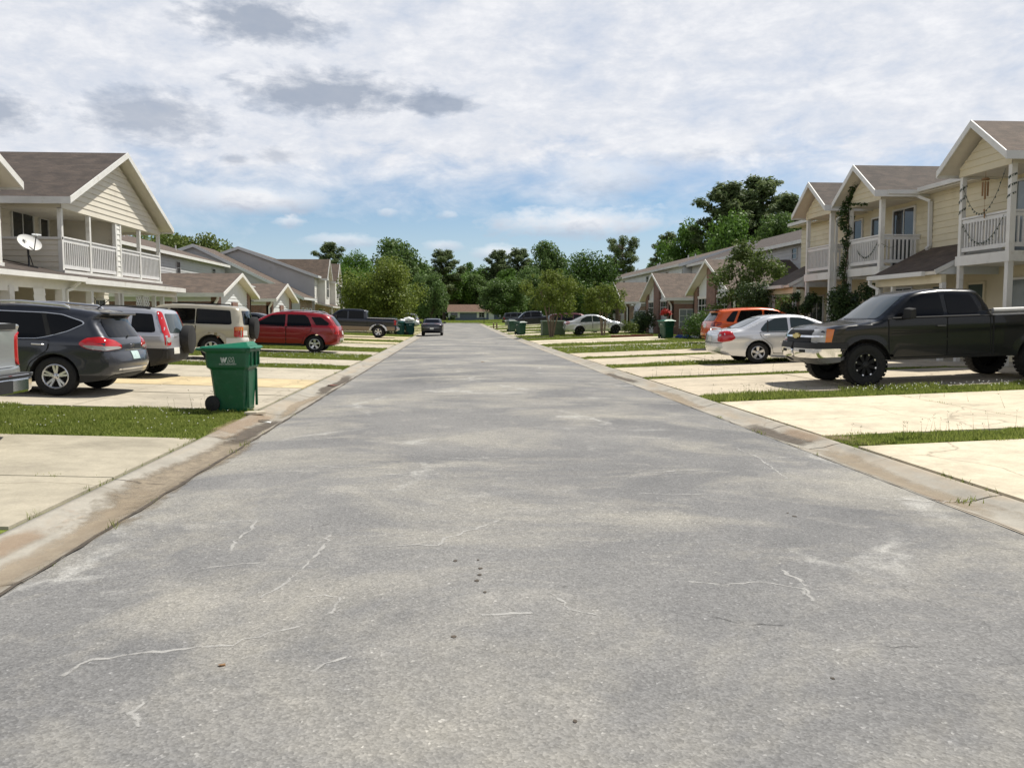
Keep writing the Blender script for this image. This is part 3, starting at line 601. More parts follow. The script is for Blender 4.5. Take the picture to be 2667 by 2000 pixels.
# ---- yellow townhouse on the right
Y=thing('townhouse','pale yellow two-storey townhouse with three gabled white balconies and porch roofs','house',group='houses along the street')
wallx(Y,15.4,-1,rect(10,37.5,.25,5.62),MT['yellow'],.205)
wally(Y,37.5,1,rect(15.4,24,.25,5.62),MT['yellow'])
b=MB(); b.slab([(15.0,10,5.68),(15.0,37.9,5.68),(20.,37.9,7.2),(20.,10,7.2)],.14,0,1); b.slab([(20.,10,7.195),(20.,37.9,7.195),(25.,37.9,5.6),(25.,10,5.6)],.14,0,1)
o=b.build('roof',[MT['shingle'],MT['soffit']],Y); boxp(o,'gutter','white2',(14.9,15.01,10,20.6,5.55,5.68),(14.9,15.01,23.6,27.1,5.55,5.68),(14.9,15.01,34.,37.9,5.55,5.68))
boxp(o,'soffit','soffit',(15.0,15.38,10,37.9,5.50,5.53))
def ybay(y0,y1,first=False):
    yc=(y0+y1)/2; h=(y1-y0)/2
    boxp(Y,'balcony_floor','white',(13.98,15.38,y0-.1,y1+.1,2.95,3.22))
    zt=6.55-.7*.0
    g=[(y0-.05,5.38),(y1+.05,5.38),(y1+.05,5.62),(yc,6.36),(y0-.05,5.62)]
    wallx(Y,14.0,-1,g,MT['yellow'],.19,'gable_wall')
    b=MB(); b.prism(g,'x',14.005,14.12); b.build('gable_back',MT['soffit'],Y)
    boxp(Y,'beam','soffit',(14.12,15.4,y0-.05,y0+.07,5.38,5.62),(14.12,15.4,y1-.07,y1+.05,5.38,5.62)); boxp(Y,'ceiling','soffit',(14.12,15.38,y0+.07,y1-.07,5.40,5.44))
    gable_roof_x(Y,13.58,18.2,yc,h+.44,5.62,6.68,'shingle' if not first else 'shingle2',.12,'white2',-1)
    post(Y,14.07,y0+.02,.27,5.40,.145); post(Y,14.07,y1-.02,.27,5.40,.125)
    railing(Y,(14.05,y0+.1),(14.05,y1-.1),3.38,4.23,.125,bw=.040); railing(Y,(14.12,y0),(15.36,y0),3.38,4.23,.13,bw=.045); railing(Y,(14.12,y1),(15.36,y1),3.38,4.23,.13,bw=.045)
ybay(21.05,23.2,True); ybay(27.68,29.93); ybay(31.45,33.62); ybay(14.7,16.9)
window(Y,'x',15.4,-1,28.05,29.4,3.28,5.2,2,1,'win'); window(Y,'x',15.4,-1,31.75,32.4,3.28,5.18,1,1,'win'); window(Y,'x',15.4,-1,21.5,22.8,3.28,5.22,2,1,'blind'); window(Y,'x',15.4,-1,16.,17.4,3.3,5.2,2,1)
window(Y,'x',15.4,-1,30.3,30.95,3.28,5.1,1,1,'win')
window(Y,'x',15.4,-1,24.1,24.85,.32,2.5,1,1,'door','yellow',.08,'door'); window(Y,'x',15.4,-1,21.6,22.84,1.0,2.56,2,2,'blind'); window(Y,'x',15.4,-1,26.2,26.75,.3,2.5,1,1,'door','yellow',.08,'door'); window(Y,'x',15.4,-1,28.05,29.2,1.1,2.5,2,1); window(Y,'x',15.4,-1,31.8,32.6,.32,2.45,1,1,'door','yellow',.08,'door'); window(Y,'x',15.4,-1,35,36.2,1.1,2.4,2,1)
for y0,y1 in ((23.45,27.35),(34.1,37.1)):
    b=MB(); b.slab([(13.55,y0,2.84),(13.55,y1,2.84),(15.38,y1,3.76),(15.38,y0,3.76)],.1,0,1)
    o=b.build('porch_roof',[MT['shingle2'],MT['soffit']],Y)
    boxp(o,'gutter','white2',(13.44,13.55,y0+.6,y1,2.72,2.85)); 
    for ya in (y0+.02,y1-.1): b=MB(); b.prism([(13.6,2.75),(15.38,2.75),(15.38,3.66)],'y',ya,ya+.08); b.build('end_panel',MT['lgrey'],o)
    b=MB(); b.beam((13.5,y0-.01,2.80),(15.38,y0-.01,3.72),.03,.13); b.build('rake_board',MT['white2'],o)
    boxp(Y,'porch_beam','yellow',(13.72,13.86,y0+.05,y1-.05,2.5,2.74)); post(Y,13.8,y0+.1,.27,2.52,.13); post(Y,13.8,y1-.1,.27,2.52,.13); post(Y,13.8,(y0+y1)/2+.9,.27,2.52,.11)
    downspout(Y,[(13.5,y1-.12,2.74),(13.5,y1-.12,2.56),(13.72,y1-.3,2.42),(13.72,y1-.3,.3)])
downspout(Y,[(15.0,27.35,5.58),(15.0,27.3,5.46),(15.3,27.0,5.25),(15.33,27.0,3.82),(15.2,26.95,3.72)],'white2',.055)
boxp(Y,'bay_gutter','white2',(14.0,15.0,27.16,27.26,5.5,5.63)); downspout(Y,[(14.2,30.95,5.5),(14.28,31.1,5.3),(14.2,31.35,5.15),(14.17,31.35,.3)],'white2',.04)
boxp(Y,'porch_floor','conc',(13.6,15.4,20.5,37.5,.1,.30))
boxp(Y,'wall_lantern','dark',(15.22,15.36,25.3,25.45,2.05,2.35))
# ---- brick chalet rows
def brick_wing(p,sg,xf,xb,yc,hw,half,ze,za,bm='brick',roof='shingle2',style=0):
    s=-sg   # outward direction of the street front
    y0,y1=yc-hw,yc+hw; zg=.25
    zr=lambda y:za-.16-(za-ze)*abs(y-yc)/half
    # side walls of brick under a pale frieze
    for yy in (y0,y1):
        boxp(p,'side_wall',bm,(xf,xb,yy-.06 if yy==y0 else yy-.14,yy+.14 if yy==y0 else yy+.06,zg,ze-.42))
        boxp(p,'frieze','grey' if style==0 else 'lgrey',(xf,xb,yy-.055 if yy==y0 else yy-.135,yy+.135 if yy==y0 else yy+.055,ze-.42,ze-.1))
    gable_roof_x(p,xf+s*.42,xb+sg*.3,yc,half,ze,za,roof,.13,'white',s)
    b=MB()
    def pier(a,c,o=.0,z0=zg):
        b.prism([(a,z0),(c,z0),(c,zr(c)),((a+c)/2,zr((a+c)/2)),(a,zr(a))] if (a-yc)*(c-yc)<0 else [(a,z0),(c,z0),(c,zr(c)),(a,zr(a))],'x',xf+s*o,xf-s*.3)
    if style==0:
        for a,c,o in ((yc-.85,yc+.85,.07),(y0-.06,yc-3.05,0),(yc+3.05,y1+.06,0)): b=MB(); pier(a,c,o); b.build('brick_pier',MT[bm],p)
        for a,c in ((yc-3.05,yc-.85),(yc+.85,yc+3.05)):
            wallx(p,xf-s*.12,s,[(a,2.82),(c,2.82),(c,zr(c)),(a,zr(a))],MT['lgrey'],.2,'panel'); wallx(p,xf-s*.12,s,rect(a,c,zg,1.72),MT['lgrey'],.2,'panel')
            boxp(p,'trim','white2',(xf-s*.12,xf-s*.02,a,c,2.70,2.84),(xf-s*.12,xf-s*.02,a,c,1.68,1.80))
            window(p,'x',xf-s*.12,s,a+.06,c-.06,1.84,2.66,3,2,'win','white2',.05)
        window(p,'y',y0-.055,-1,xf+sg*.75,xf+sg*1.75,.75,2.05,2,3,'blind','lgrey')
    else:
        pier(y0-.06,y0+.75); b.build('brick_pier',MT[bm],p); b=MB(); pier(y1-.75,y1+.06); b.build('brick_pier',MT[bm],p)
        a,c=y0+.75,y1-.75
        wallx(p,xf-s*.05,s,[(a,2.2),(c,2.2),(c,zr(c)),(yc,zr(yc)),(a,zr(a))],MT['lgrey'],.17,'gable_wall')
        b=MB(); b.box(xf-s*.12,xf-s*.06,a,c,zg,2.2); b.build('garage_front',MT['lgrey'],p)
        boxp(p,'brick_pier',bm,(xf-s*.2,xf+s*.06,yc-.75,yc+.35,zg,2.32))
        for u0,u1 in ((a+.08,yc-.8),(yc+.4,c-.08)):
            q=MB(); q.box(xf-s*.05,xf-s*.015,u0,u1,zg,2.12)
            for k in range(4):
                for j in range(3):
                    w=(u1-u0)/3; q.box(xf-s*.016,xf-s*.004,u0+w*j+.08,u0+w*(j+1)-.08,zg+.1+k*.46,zg+.46+k*.46)
            q.build('garage_door',MT['lgrey'],p)
    downspout(p,[(xf+s*.1,y0-.25,ze-.15),(xf+s*.1,y0-.25,ze-.3),(xf-s*.1,y0-.11,ze-.55),(xf-s*.1,y0-.11,.3)],'white2',.05)
def long_block(p,sg,xw,xr,y0,y1,ze,zr,wm,roof,wins=(),back=6.):
    s=-sg
    wallx(p,xw,s,rect(y0,y1,.25,ze-.05),MT[wm],.2)
    k=(zr-ze)/abs(xr-xw+s*.4)
    for yy,d in ((y0,-1),(y1,1)):
        wally(p,yy,d,[(xw,.25),(2*xr-xw,.25),(2*xr-xw,ze-.1),(xr,zr-.25),(xw,ze-.1)] if sg>0 else [(2*xr-xw,.25),(xw,.25),(xw,ze-.1),(xr,zr-.25),(2*xr-xw,ze-.1)],MT[wm],.2,'end_wall')
    xe=xw+s*.4; xe2=2*xr-xe; b=MB()
    b.slab([(xe,y0-.3,ze),(xe,y1+.3,ze),(xr,y1+.3,zr),(xr,y0-.3,zr)],.15,0,1); b.slab([(xr,y0-.3,zr),(xr,y1+.3,zr),(xe2,y1+.3,ze),(xe2,y0-.3,ze)],.15,0,1)
    o=b.build('roof',[MT[roof],MT['soffit']],p)
    boxp(o,'eave_board','white',(xe+s*.0,xe+s*.035,y0-.3,y1+.3,ze-.2,ze+.005))
    for yy in (y0-.3,y1+.3):
        r=MB()
        for q in (xe,xe2):
            d=.03 if yy>y0 else -.03; h=.26
            r.hexa([(xr,yy,zr-h),(q,yy,ze-h),(q,yy+d,ze-h),(xr,yy+d,zr-h)],[(xr,yy,zr+.012),(q,yy,ze+.012),(q,yy+d,ze+.012),(xr,yy+d,zr+.012)])
        r.build('rake_board',MT['lgrey'],o)
    v=MB()
    for i in range(int((y1-y0)/7)):
        y=y0+3+i*7+((i*37)%5)*.5; x=xe+(xr-xe)*(.35+.4*((i*53)%7)/7); z=ze+(zr-ze)*(x-xe)/(xr-xe)
        v.tube([(x,y,z-.1),(x,y,z+.38)],.06,8)
    v.build('vent_pipe',MT['white2'],o)
    for (u0,u1,z0,z1) in wins: window(p,'x',xw,s,u0,u1,z0,z1,1,2,'win','grey',.05)
A=thing('brick_house','red brick row house with two chalet gables and grey upper storey, right side','house',group='houses along the street')
brick_wing(A,1,15.5,20.3,51.1,3.85,4.28,3.05,4.98); brick_wing(A,1,15.5,20.3,65.1,3.85,4.28,2.9,4.86)
boxp(A,'recess_wall','brick',(19.6,19.8,55,61.2,.25,2.9)); long_block(A,1,20.3,26.1,44,72.6,5.97,8.08,'grey','shingle',((50,50.7,5.0,5.6),(60,60.8,4.9,5.6),(68,68.8,4.9,5.6)))
B=thing('brick_house','tan brick row house beyond the red brick gables, its long roof reaching the trees','house',group='houses along the street')
brick_wing(B,1,15.5,20,80.9,3.85,4.28,2.9,4.8,'tanbrick'); brick_wing(B,1,15.5,20,94.5,3.85,4.28,2.9,4.8,'tanbrick')
long_block(B,1,19.6,26,73.2,128,6.05,8.1,'lgrey','shingle2',((78,78.8,4.9,5.6),(86,86.8,4.9,5.6),(98,98.8,4.9,5.6)))
D=thing('brick_house','red brick row house with two low gables and white garage fronts, left side','house',group='houses along the street')
brick_wing(D,-1,-12.,-20,48.25,3.6,4.0,2.74,3.92,'brick','shingle2',1); brick_wing(D,-1,-12.,-20,61.1,3.6,4.0,2.72,3.84,'brick','shingle2',1)
long_block(D,-1,-20,-26.3,40,77,6.02,8.1,'grey','shingle2',((63.8,64.6,4.65,5.5),(73,73.9,5.0,5.5),(50,50.8,4.7,5.5)))
def saltbox(p,y0,y1,xf,zf,xa,za,xb,zb,wm,roof,front):
    for yy,d in ((y0,-1),(y1,1)):
        wally(p,yy,d,[(xb,.25),(xf,.25),(xf,zf-.15),(xa,za-.2),(xb,zb-.15)],MT[wm],.2,'end_wall')
    b=MB(); e=.4; k=(za-zf)/(xf-xa); xe=xf+e; ze=zf-k*e
    b.slab([(xe,y0-.3,ze),(xe,y1,ze),(xa,y1,za),(xa,y0-.3,za)],.15,0,1); b.slab([(xa,y0-.3,za),(xa,y1,za),(xb,y1,zb),(xb,y0-.3,zb)],.15,0,1)
    o=b.build('roof',[MT[roof],MT['soffit']],p)
    r=MB(); h=.27
    for q,zq in ((xe,ze),(xb,zb)):
        r.hexa([(xa,y0-.33,za-h),(q,y0-.33,zq-h),(q,y0-.3,zq-h),(xa,y0-.3,za-h)],[(xa,y0-.33,za+.012),(q,y0-.33,zq+.012),(q,y0-.3,zq+.012),(xa,y0-.3,za+.012)])
    r.box(xe,xe+.04,y0-.33,y1,ze-.2,ze+.005); r.build('rake_board',MT['lgrey'],o)
    front(xf)
C=thing('grey_house','grey saltbox house with long sloping roof and tan brick front','house',group='houses along the street')
def fC(x):
    boxp(C,'front_wall','tanbrick',(x-.2,x,77.8,84.4,.25,3.2))
    for y in (78.6,80.6,82.6): window(C,'x',x,1,y,y+.9,.9,2.3,1,2)
saltbox(C,77.8,84.4,-13.7,3.45,-22.8,7.9,-28,6.1,'grey','shingle2',fC)
E_=thing('white_house','two-storey house with a bright white front, two narrow gables and tall windows','house',group='houses along the street')
def fE(x):
    wallx(E_,x,1,rect(84.7,101,2.75,5.55),MT['wsid'],.2); boxp(E_,'front_wall','tanbrick',(x-.2,x-.01,84.7,101,.25,2.75))
    for yc in (88.0,95.4):
        boxp(E_,'bay_wall','wsid',(x,x+.75,yc-1.45,yc+1.45,2.7,5.5)); b=MB(); b.prism([(yc-1.45,5.5),(yc+1.45,5.5),(yc,7.05)],'x',x+.3,x+.75); b.build('gable_wall',MT['wsid'],E_)
        gable_roof_x(E_,x+1.05,x-6.5,yc,1.85,5.3,7.3,'shingle2',.12,'white2',1)
        window(E_,'x',x+.75,1,yc-.65,yc+.65,3.5,5.2,2,2); window(E_,'x',x,1,yc-1,yc+.9,.9,2.3,2,2)
        window(E_,'x',x,1,yc+1.9,yc+2.8,.3,2.3,1,1,'door','wsid',.08,'door')
    b=MB(); b.slab([(x+1.7,85,2.55),(x+1.7,100.5,2.55),(x,100.5,2.95),(x,85,2.95)],.12,0,1); o=b.build('porch_roof',[MT['shingle2'],MT['white2']],E_)
    for y in (85.4,90.5,95.5,100): post(E_,x+1.55,y,.27,2.5,.12)
saltbox(E_,84.7,101,-13.5,5.65,-20.6,8.25,-27.5,5.8,'grey','shingle2',fE)
F=thing('dark_house','dark blue-grey two-storey house partly hidden behind the olive tree','house',group='houses along the street')
long_block(F,-1,-14.2,-20,104,120,5.4,7.4,'dkgrey','shingle',((106,107,3.4,4.8),(111,112,3.4,4.8),(115,116,3.4,4.8)))
b=MB(); b.slab([(-12.4,104,2.6),(-12.4,120,2.6),(-14.2,120,3.2),(-14.2,104,3.2)],.12,0,1); b.build('porch_roof',[MT['shingle'],MT['white2']],F)
for y in (104.4,108,112,116): post(F,-12.6,y,.4,2.6,.13)
# blue house closing the street
G=thing('bungalow','low slate blue bungalow with a rust brown roof at the end of the street','house',(5,208,.67),'houses along the street')
def loc(o): return o
wally(G,0,-1,rect(-6.3,11,0,2.15),MT['slate'],.22); b=MB(); b.slab([(-6.7,-.6,2.05),(11.4,-.6,2.05),(11.4,4,3.85),(-6.7,4,3.85)],.2,0,1); b.slab([(-6.7,4,3.85),(11.4,4,3.85),(11.4,8.6,2.05),(-6.7,8.6,2.05)],.2,0,1); b.build('roof',[MT['shingle3'],MT['soffit']],G)
b=MB(); b.box(-6.25,-6.2,0,8,0,2.1); b.box(10.9,10.95,0,8,0,2.1); b.box(-6.25,10.95,7.9,8,0,2.1); b.build('side_wall',MT['slate'],G)
for u0,u1 in ((-5.9,-4.2),(1.0,2.2),(6.2,8.6)):
    w=window(G,'y',-.03,-1,u0,u1,.75,1.85,2,2,'win','lgrey',.1)
    boxp(w,'shutter','lgrey',(u0-.55,u0-.1,-.09,-.02,.6,1.95),(u1+.1,u1+.55,-.09,-.02,.6,1.95))
boxp(G,'door','lgrey',(3.3,4.6,-.1,-.03,0,2.0))
# ---------------------------------------------------------------- cars
def chaik(P,it=2,r=.22,closed=False):
    for _ in range(it):
        Q=[]; n=len(P)
        rng=range(n) if closed else range(n-1)
        if not closed: Q.append(P[0])
        for i in rng:
            a,b=P[i],P[(i+1)%n]
            q=tuple(x+(y-x)*r for x,y in zip(a,b)); w=tuple(x+(y-x)*(1-r) for x,y in zip(a,b))
            if closed or i>0: Q.append(q)
            if closed or i<n-2: Q.append(w)
        if not closed: Q.append(P[-1])
        P=Q
    return P
def roundp(P,r=.05,seg=3):
    Q=[]; n=len(P)
    for i in range(n):
        p=Vector(P[i]); a=Vector(P[i-1])-p; c=Vector(P[(i+1)%n])-p
        A=p+a.normalized()*min(r,a.length*.4); C=p+c.normalized()*min(r,c.length*.4)
        for k in range(seg+1):
            t=k/seg; q=A*(1-t)**2+p*2*t*(1-t)+C*t*t; Q.append((q.x,q.y))
    return Q
def slice_bm(bm,lo,hi,step,ax):
    no=[0,0,0]; no[ax]=1
    k=math.ceil(lo/step)
    while k*step<hi-1e-4:
        co=[0,0,0]; co[ax]=k*step+.00137
        bmesh.ops.bisect_plane(bm,geom=bm.verts[:]+bm.edges[:]+bm.faces[:],dist=1e-5,plane_co=co,plane_no=no); k+=1
def seg_dist(P,L):
    L=np.array(L); a=L[:-1]; b=L[1:]; d=b-a; l2=(d**2).sum(1)+1e-12
    t=np.clip(((P[:,None,:]-a)*d).sum(2)/l2,0,1)
    return np.sqrt(((a+t[:,:,None]*d-P[:,None,:])**2).sum(2).min(1))
class Car:
    def __init__(s,name,label,cat,group,prof,wb,Rw,W,pm,zc=.26,Ra=None,belt=1.,th=.28,step=.06,kf=.10,kr=.05,tf=.9,tr=.7,r=.09,clad=None,cladm='plastic',flare=.02,bul=(.02,.08),it=2,zs=1.):
        s.root=tag(empty(name),label,cat,group); s.root.scale=(1,1,zs); s.Rw=Rw; s.wb=wb; s.W=W; s.step=step; s.pm=pm
        Ra=Ra or Rw+.06; pts=chaik(prof,it); s.prof=pts
        xs=[p[0] for p in pts]; zs=[p[1] for p in pts]; x0,x1=min(xs),max(xs); s.x0,s.x1=x0,x1
        und=[]
        for cx in (wb,0.):
            a0=math.asin(max(-1,min(1,(zc-Rw)/Ra)))
            for i in range(13):
                a=a0+(math.pi-2*a0)*i/12; und.append((cx+Ra*math.cos(a),Rw+Ra*math.sin(a)))
        poly=pts+und
        bm=bmesh.new(); bm.faces.new([bm.verts.new((x,0,z)) for x,z in poly])
        if clad: bmesh.ops.bisect_plane(bm,geom=bm.verts[:]+bm.edges[:]+bm.faces[:],dist=1e-5,plane_co=(0,0,clad),plane_no=(0,0,1))
        slice_bm(bm,min(zs),max(zs),step,2); slice_bm(bm,x0,x1,step*1.4,0)
        bm.verts.index_update(); V=np.array([(v.co.x,v.co.z) for v in bm.verts]); d=seg_dist(V,pts); N=len(V)
        w=np.full(N,W/2); x=V[:,0]; z=V[:,1]
        w-=np.where(z>belt,th*(z-belt)+.03*np.minimum(1,(z-belt)/.05)*1,0)
        w-=.045*(np.clip((belt-z)/belt,0,1))**2+np.clip(.40-z,0,1)*.22
        w+=.012*np.exp(-((z-(belt-.16))/.07)**2)
        uf=np.clip((x-(x1-tf))/tf,0,1); ur=np.clip((x0+tr-x)/tr,0,1); w-=kf*uf**2.2+kr*ur**2.2
        for cx in (wb,0.):
            dd=np.hypot(x-cx,z-Rw)-Ra; w+=flare*np.exp(-(np.clip(dd,0,9)/.07)**2)*(z<belt)
        q=np.clip(r-d,0,r); w-=r-np.sqrt(np.maximum(r*r-q*q,0)); w=np.maximum(w,.05)
        verts=[(a,b,c) for a,b,c in zip(x,w,z)]+[(a,-b,c) for a,b,c in zip(x,w,z)]
        faces=[];mi=[]
        for f in bm.faces:
            ids=[v.index for v in f.verts]; cz=np.mean([z[i] for i in ids]); m=1 if (clad and cz<clad) else 0
            faces.append(tuple(ids)); mi.append(m); faces.append(tuple(N+i for i in reversed(ids))); mi.append(m)
        bE=[e for e in bm.edges if len(e.link_faces)==1]; nrm={}
        for e in bE:
            a,b=e.verts; c=e.link_faces[0].calc_center_median(); mid=(a.co+b.co)/2; t=(b.co-a.co); n=Vector((t.z,0,-t.x)); n.normalize()
            if n.dot(mid-c)<0:n=-n
            for v in (a,b): nrm[v.index]=nrm.get(v.index,Vector())+n*t.length
        nr=8; rows={}
        for i,n in nrm.items():
            n=n.normalized(); top=d[i]<1e-4; ins=1 if top else 0
            if n.z<-.5: ins=0
            b=(bul[0]+(bul[1]-bul[0])*n.x**2)*ins; row=[i]
            for j in range(1,nr):
                t=1-2*j/nr; k=1-abs(t)**2.6
                verts.append((x[i]+n.x*b*k,w[i]*t,z[i]+n.z*b*k)); row.append(len(verts)-1)
            row.append(N+i); rows[i]=row
        for e in bE:
            a,b=e.verts[0].index,e.verts[1].index; ra,rb=rows[a],rows[b]
            top=d[a]<1e-4 and d[b]<1e-4; zz=(z[a]+z[b])/2
            m=2 if not top else (1 if clad and zz<clad else 0)
            for j in range(nr): faces.append((ra[j],rb[j],rb[j+1],ra[j+1])); mi.append(m)
        bm.free(); me=bpy.data.meshes.new('body'); me.from_pydata(verts,[],faces); me.polygons.foreach_set('material_index',mi)
        b2=bmesh.new(); b2.from_mesh(me); bmesh.ops.recalc_face_normals(b2,faces=b2.faces); b2.to_mesh(me)
        s.bvh=BVHTree.FromBMesh(b2); b2.free(); me.shade_smooth(); me.set_sharp_from_angle(angle=R(42))
        s.body=meshobj('body',me,[pm,MT[cladm],MT['under']],s.root)
    def patch(s,name,poly,org,ua,d,m,off=.006,parent=None,step=None,rnd=2,thick=.03,va=(0,0,1)):
        """project a flat outline (u,v) along d onto the body"""
        if rnd: poly=roundp(poly,(.045,.07)[rnd>1] if rnd<3 else .1)
        bm=bmesh.new(); bm.faces.new([bm.verts.new((u,0,v)) for u,v in poly]); st=step or s.step*1.6
        us=[p[0] for p in poly]; vs=[p[1] for p in poly]
        slice_bm(bm,min(us),max(us),st,0); slice_bm(bm,min(vs),max(vs),st,2)
        ua,d,va=Vector(ua),Vector(d).normalized(),Vector(va); inn=[]
        for v in bm.verts:
            o=Vector(org)+ua*v.co.x+va*v.co.z-d*6
            h,n,_,_=s.bvh.ray_cast(o,d)
            if h is None or n.dot(d)>-.02:
                h2,n2,_,_=s.bvh.find_nearest(o+d*6); 
                if h is None: h,n=h2,n2
            if n.dot(d)>0:n=-n
            v.co=h+n*off; v.normal=n
        bm.normal_update()
        for v in bm.verts: pass
        ed=[e for e in bm.edges if len(e.link_faces)==1]
        r=bmesh.ops.extrude_edge_only(bm,edges=ed)
        for g in r['geom']:
            if isinstance(g,bmesh.types.BMVert): g.co+=d*thick
        me=bpy.data.meshes.new(name); bmesh.ops.recalc_face_normals(bm,faces=bm.faces); bm.to_mesh(me); bm.free(); me.shade_smooth(); me.set_sharp_from_angle(angle=R(50))
        if isinstance(m,str): m=MT[m]
        return meshobj(name,me,m,parent or s.root)
    def side(s,name,poly,m,off=.006,sides=(1,-1),parent=None,**k):
        return [s.patch(name,poly,(0,0,0),(1,0,0),(0,-sg,0),m,off,(parent or {}).get(sg) if isinstance(parent,dict) else parent,**k) for sg in sides]
    def rear(s,name,poly,m,off=.006,parent=None,**k): return s.patch(name,poly,(0,0,0),(0,1,0),(1,0,0),m,off,parent,**k)
    def front(s,name,poly,m,off=.006,parent=None,**k): return s.patch(name,poly,(0,0,0),(0,1,0),(-1,0,0),m,off,parent,**k)
    def corner(s,name,pts,m,end=-1,off=.008,sides=(1,-1),ang=45,**k):
        """lamp wrapping round a corner; pts are (x,|y|,z)"""
        out=[]
        for sg in sides:
            d=Vector((-end*math.cos(R(ang)),-sg*math.sin(R(ang)),0)); u=Vector((-d.y,d.x,0))
            out.append(s.patch(name,[(Vector((x,sg*y,0)).dot(u),z) for x,y,z in pts],(0,0,0),u,d,m,off,**k))
        return out
    def door(s,poly,hx=None,hz=None,hm='pm',seam=.012):
        cx=sum(p[0] for p in poly)/len(poly); cz=sum(p[1] for p in poly)/len(poly)
        D=s.side('door',poly,s.pm,.007,rnd=1,thick=.02)
        big=[(cx+(x-cx)*(1+seam*2/max(.3,abs(x-cx))),cz+(z-cz)*(1+seam*2/max(.3,abs(z-cz)))) for x,z in poly]
        for sg,o in zip((1,-1),D): s.side('door_seam',big,'under',.0025,(sg,),o,rnd=1,thick=.01)
        if hx is not None:
            for sg,o in zip((1,-1),D):
                h,n,_,_=s.bvh.ray_cast(Vector((hx,sg*5,hz)),Vector((0,-sg,0)))
                if h:
                    b=MB(); y=h.y+sg*.03; b.tube([(hx-.10,h.y,hz),(hx-.085,y,hz+.004),(hx+.085,y,hz+.008),(hx+.10,h.y,hz+.008)],.016,6); b.build('handle',s.pm if hm=='pm' else MT[hm],o,smooth=True)
        return D
    def mirror(s,x,z,m=None,sz=(.10,.20,.17)):
        for sg in (1,-1):
            h,n,_,_=s.bvh.ray_cast(Vector((x,sg*5,z)),Vector((0,-sg,0)))
            y=h.y if h else sg*s.W/2
            b=MB(); a,w,hh=sz; y0,y1=y+sg*.06,y+sg*(.06+w)
            b.hexa([(x-a*.5,y0,z),(x+a*.5,y0,z),(x+a*.3,y1,z+.02),(x-a*.5,y1,z+.02)],[(x-a*.5,y0,z+hh),(x+a*.4,y0,z+hh*.9),(x+a*.2,y1,z+hh*.8),(x-a*.5,y1,z+hh*.9)])
            b.box(x-.02,x+.05,y-sg*.02,y0,z+.01,z+.07)
            o=b.build('mirror',m or s.pm,s.root,bev=.02)
    def wheels(s,rim=.22,w=.22,style='five',n=5,rm='alloy',inset=.0,track=None,tread=False,ns=28):
        Rw=s.Rw; T=MB(); h=w/2
        prof=[(rim*.97,-h*.8),(rim+.012,-h*.93),(Rw*.5+rim*.5,-h),(Rw-.03,-h*.97),(Rw-.006,-h*.8),(Rw,-h*.55),(Rw,h*.55),(Rw-.006,h*.8),(Rw-.03,h*.97),(Rw*.5+rim*.5,h),(rim+.012,h*.93),(rim*.97,h*.8)]
        T.lathe(prof,ax='y',n=ns)
        if tread:
            for i in range(30):
                a=2*math.pi*i/30
                for k,(yy,da) in enumerate(((-h*.75,0),(-h*.2,.1),(h*.3,0),(h*.78,.1))):
                    c=Vector((math.cos(a+da),0,math.sin(a+da))); t=Vector((-c.z,0,c.x)); p=c*(Rw-.002)+Vector((0,yy,0)); e=Vector((0,.045,0)); g=t*.032; u=c*.008
                    T.hexa([p-g-e,p+g-e,p+g+e,p-g+e],[p-g-e+u,p+g-e+u,p+g+e+u,p-g+e+u])
        K=MB(); yo=h*.86
        K.lathe([(rim*.99,h*.5),(rim*.99,yo),(rim*.93,yo+.006),(rim*.88,yo-.004),(rim*.86,h*.1)],ax='y',n=ns,m=0)
        K.lathe([(rim*.87,h*.12),(0.001,h*.12)],ax='y',n=ns,m=1)
        hub=rim*.26
        K.lathe([(0.001,yo-.005),(hub*.55,yo-.006),(hub,yo-.02),(hub*1.02,h*.2)],ax='y',n=14,m=0)
        def spoke(a,w0,w1,rr0,rr1,m=0,y0=yo-.022,y1=yo-.004):
            c=Vector((math.cos(a),0,math.sin(a))); t=Vector((-c.z,0,c.x)); p0=c*rr0; p1=c*rr1; Y0=Vector((0,y0,0));Y1=Vector((0,y1,0)); D=Vector((0,-.05,0))
            K.hexa([p0-t*w0+Y0+D,p0+t*w0+Y0+D,p1+t*w1+Y1+D,p1-t*w1+Y1+D],[p0-t*w0+Y0,p0+t*w0+Y0,p1+t*w1+Y1,p1-t*w1+Y1],m)
        for i in range(n):
            a=2*math.pi*i/n+.3
            if style=='double':
                for da in (-.17,.17): spoke(a+da,rim*.075,rim*.085,hub*.8,rim*.9)
            elif style=='black':
                spoke(a,rim*.10,rim*.15,hub*.8,rim*.9,1,yo-.03,yo-.012); spoke(a,rim*.05,rim*.085,rim*.78,rim*.93,2,yo-.012,yo-.002)
            else: spoke(a,rim*.14,rim*.22,hub*.8,rim*.9)
            aa=a+math.pi/n; K.box(math.cos(aa)*hub*.62-.009,math.cos(aa)*hub*.62+.009,yo-.03,yo-.006,math.sin(aa)*hub*.62-.009,math.sin(aa)*hub*.62+.009,1)
        tr=track if track else s.W/2-h-.015
        tm=rm_=None
        for cx in (s.wb,0.):
            for sg in (1,-1):
                e=empty('wheel',(cx,sg*tr,Rw),0 if sg>0 else math.pi,0,s.root)
                if tm is None:
                    t=T.build('tyre',MT['tyre'],e,smooth=True); k=K.build('rim',[MT[rm] if style!='black' else MT['plastic'],MT['under'],MT['alloy']],e,smooth=True); tm,rm_=t.data,k.data
                else: meshobj('tyre',tm,None,e); meshobj('rim',rm_,None,e)
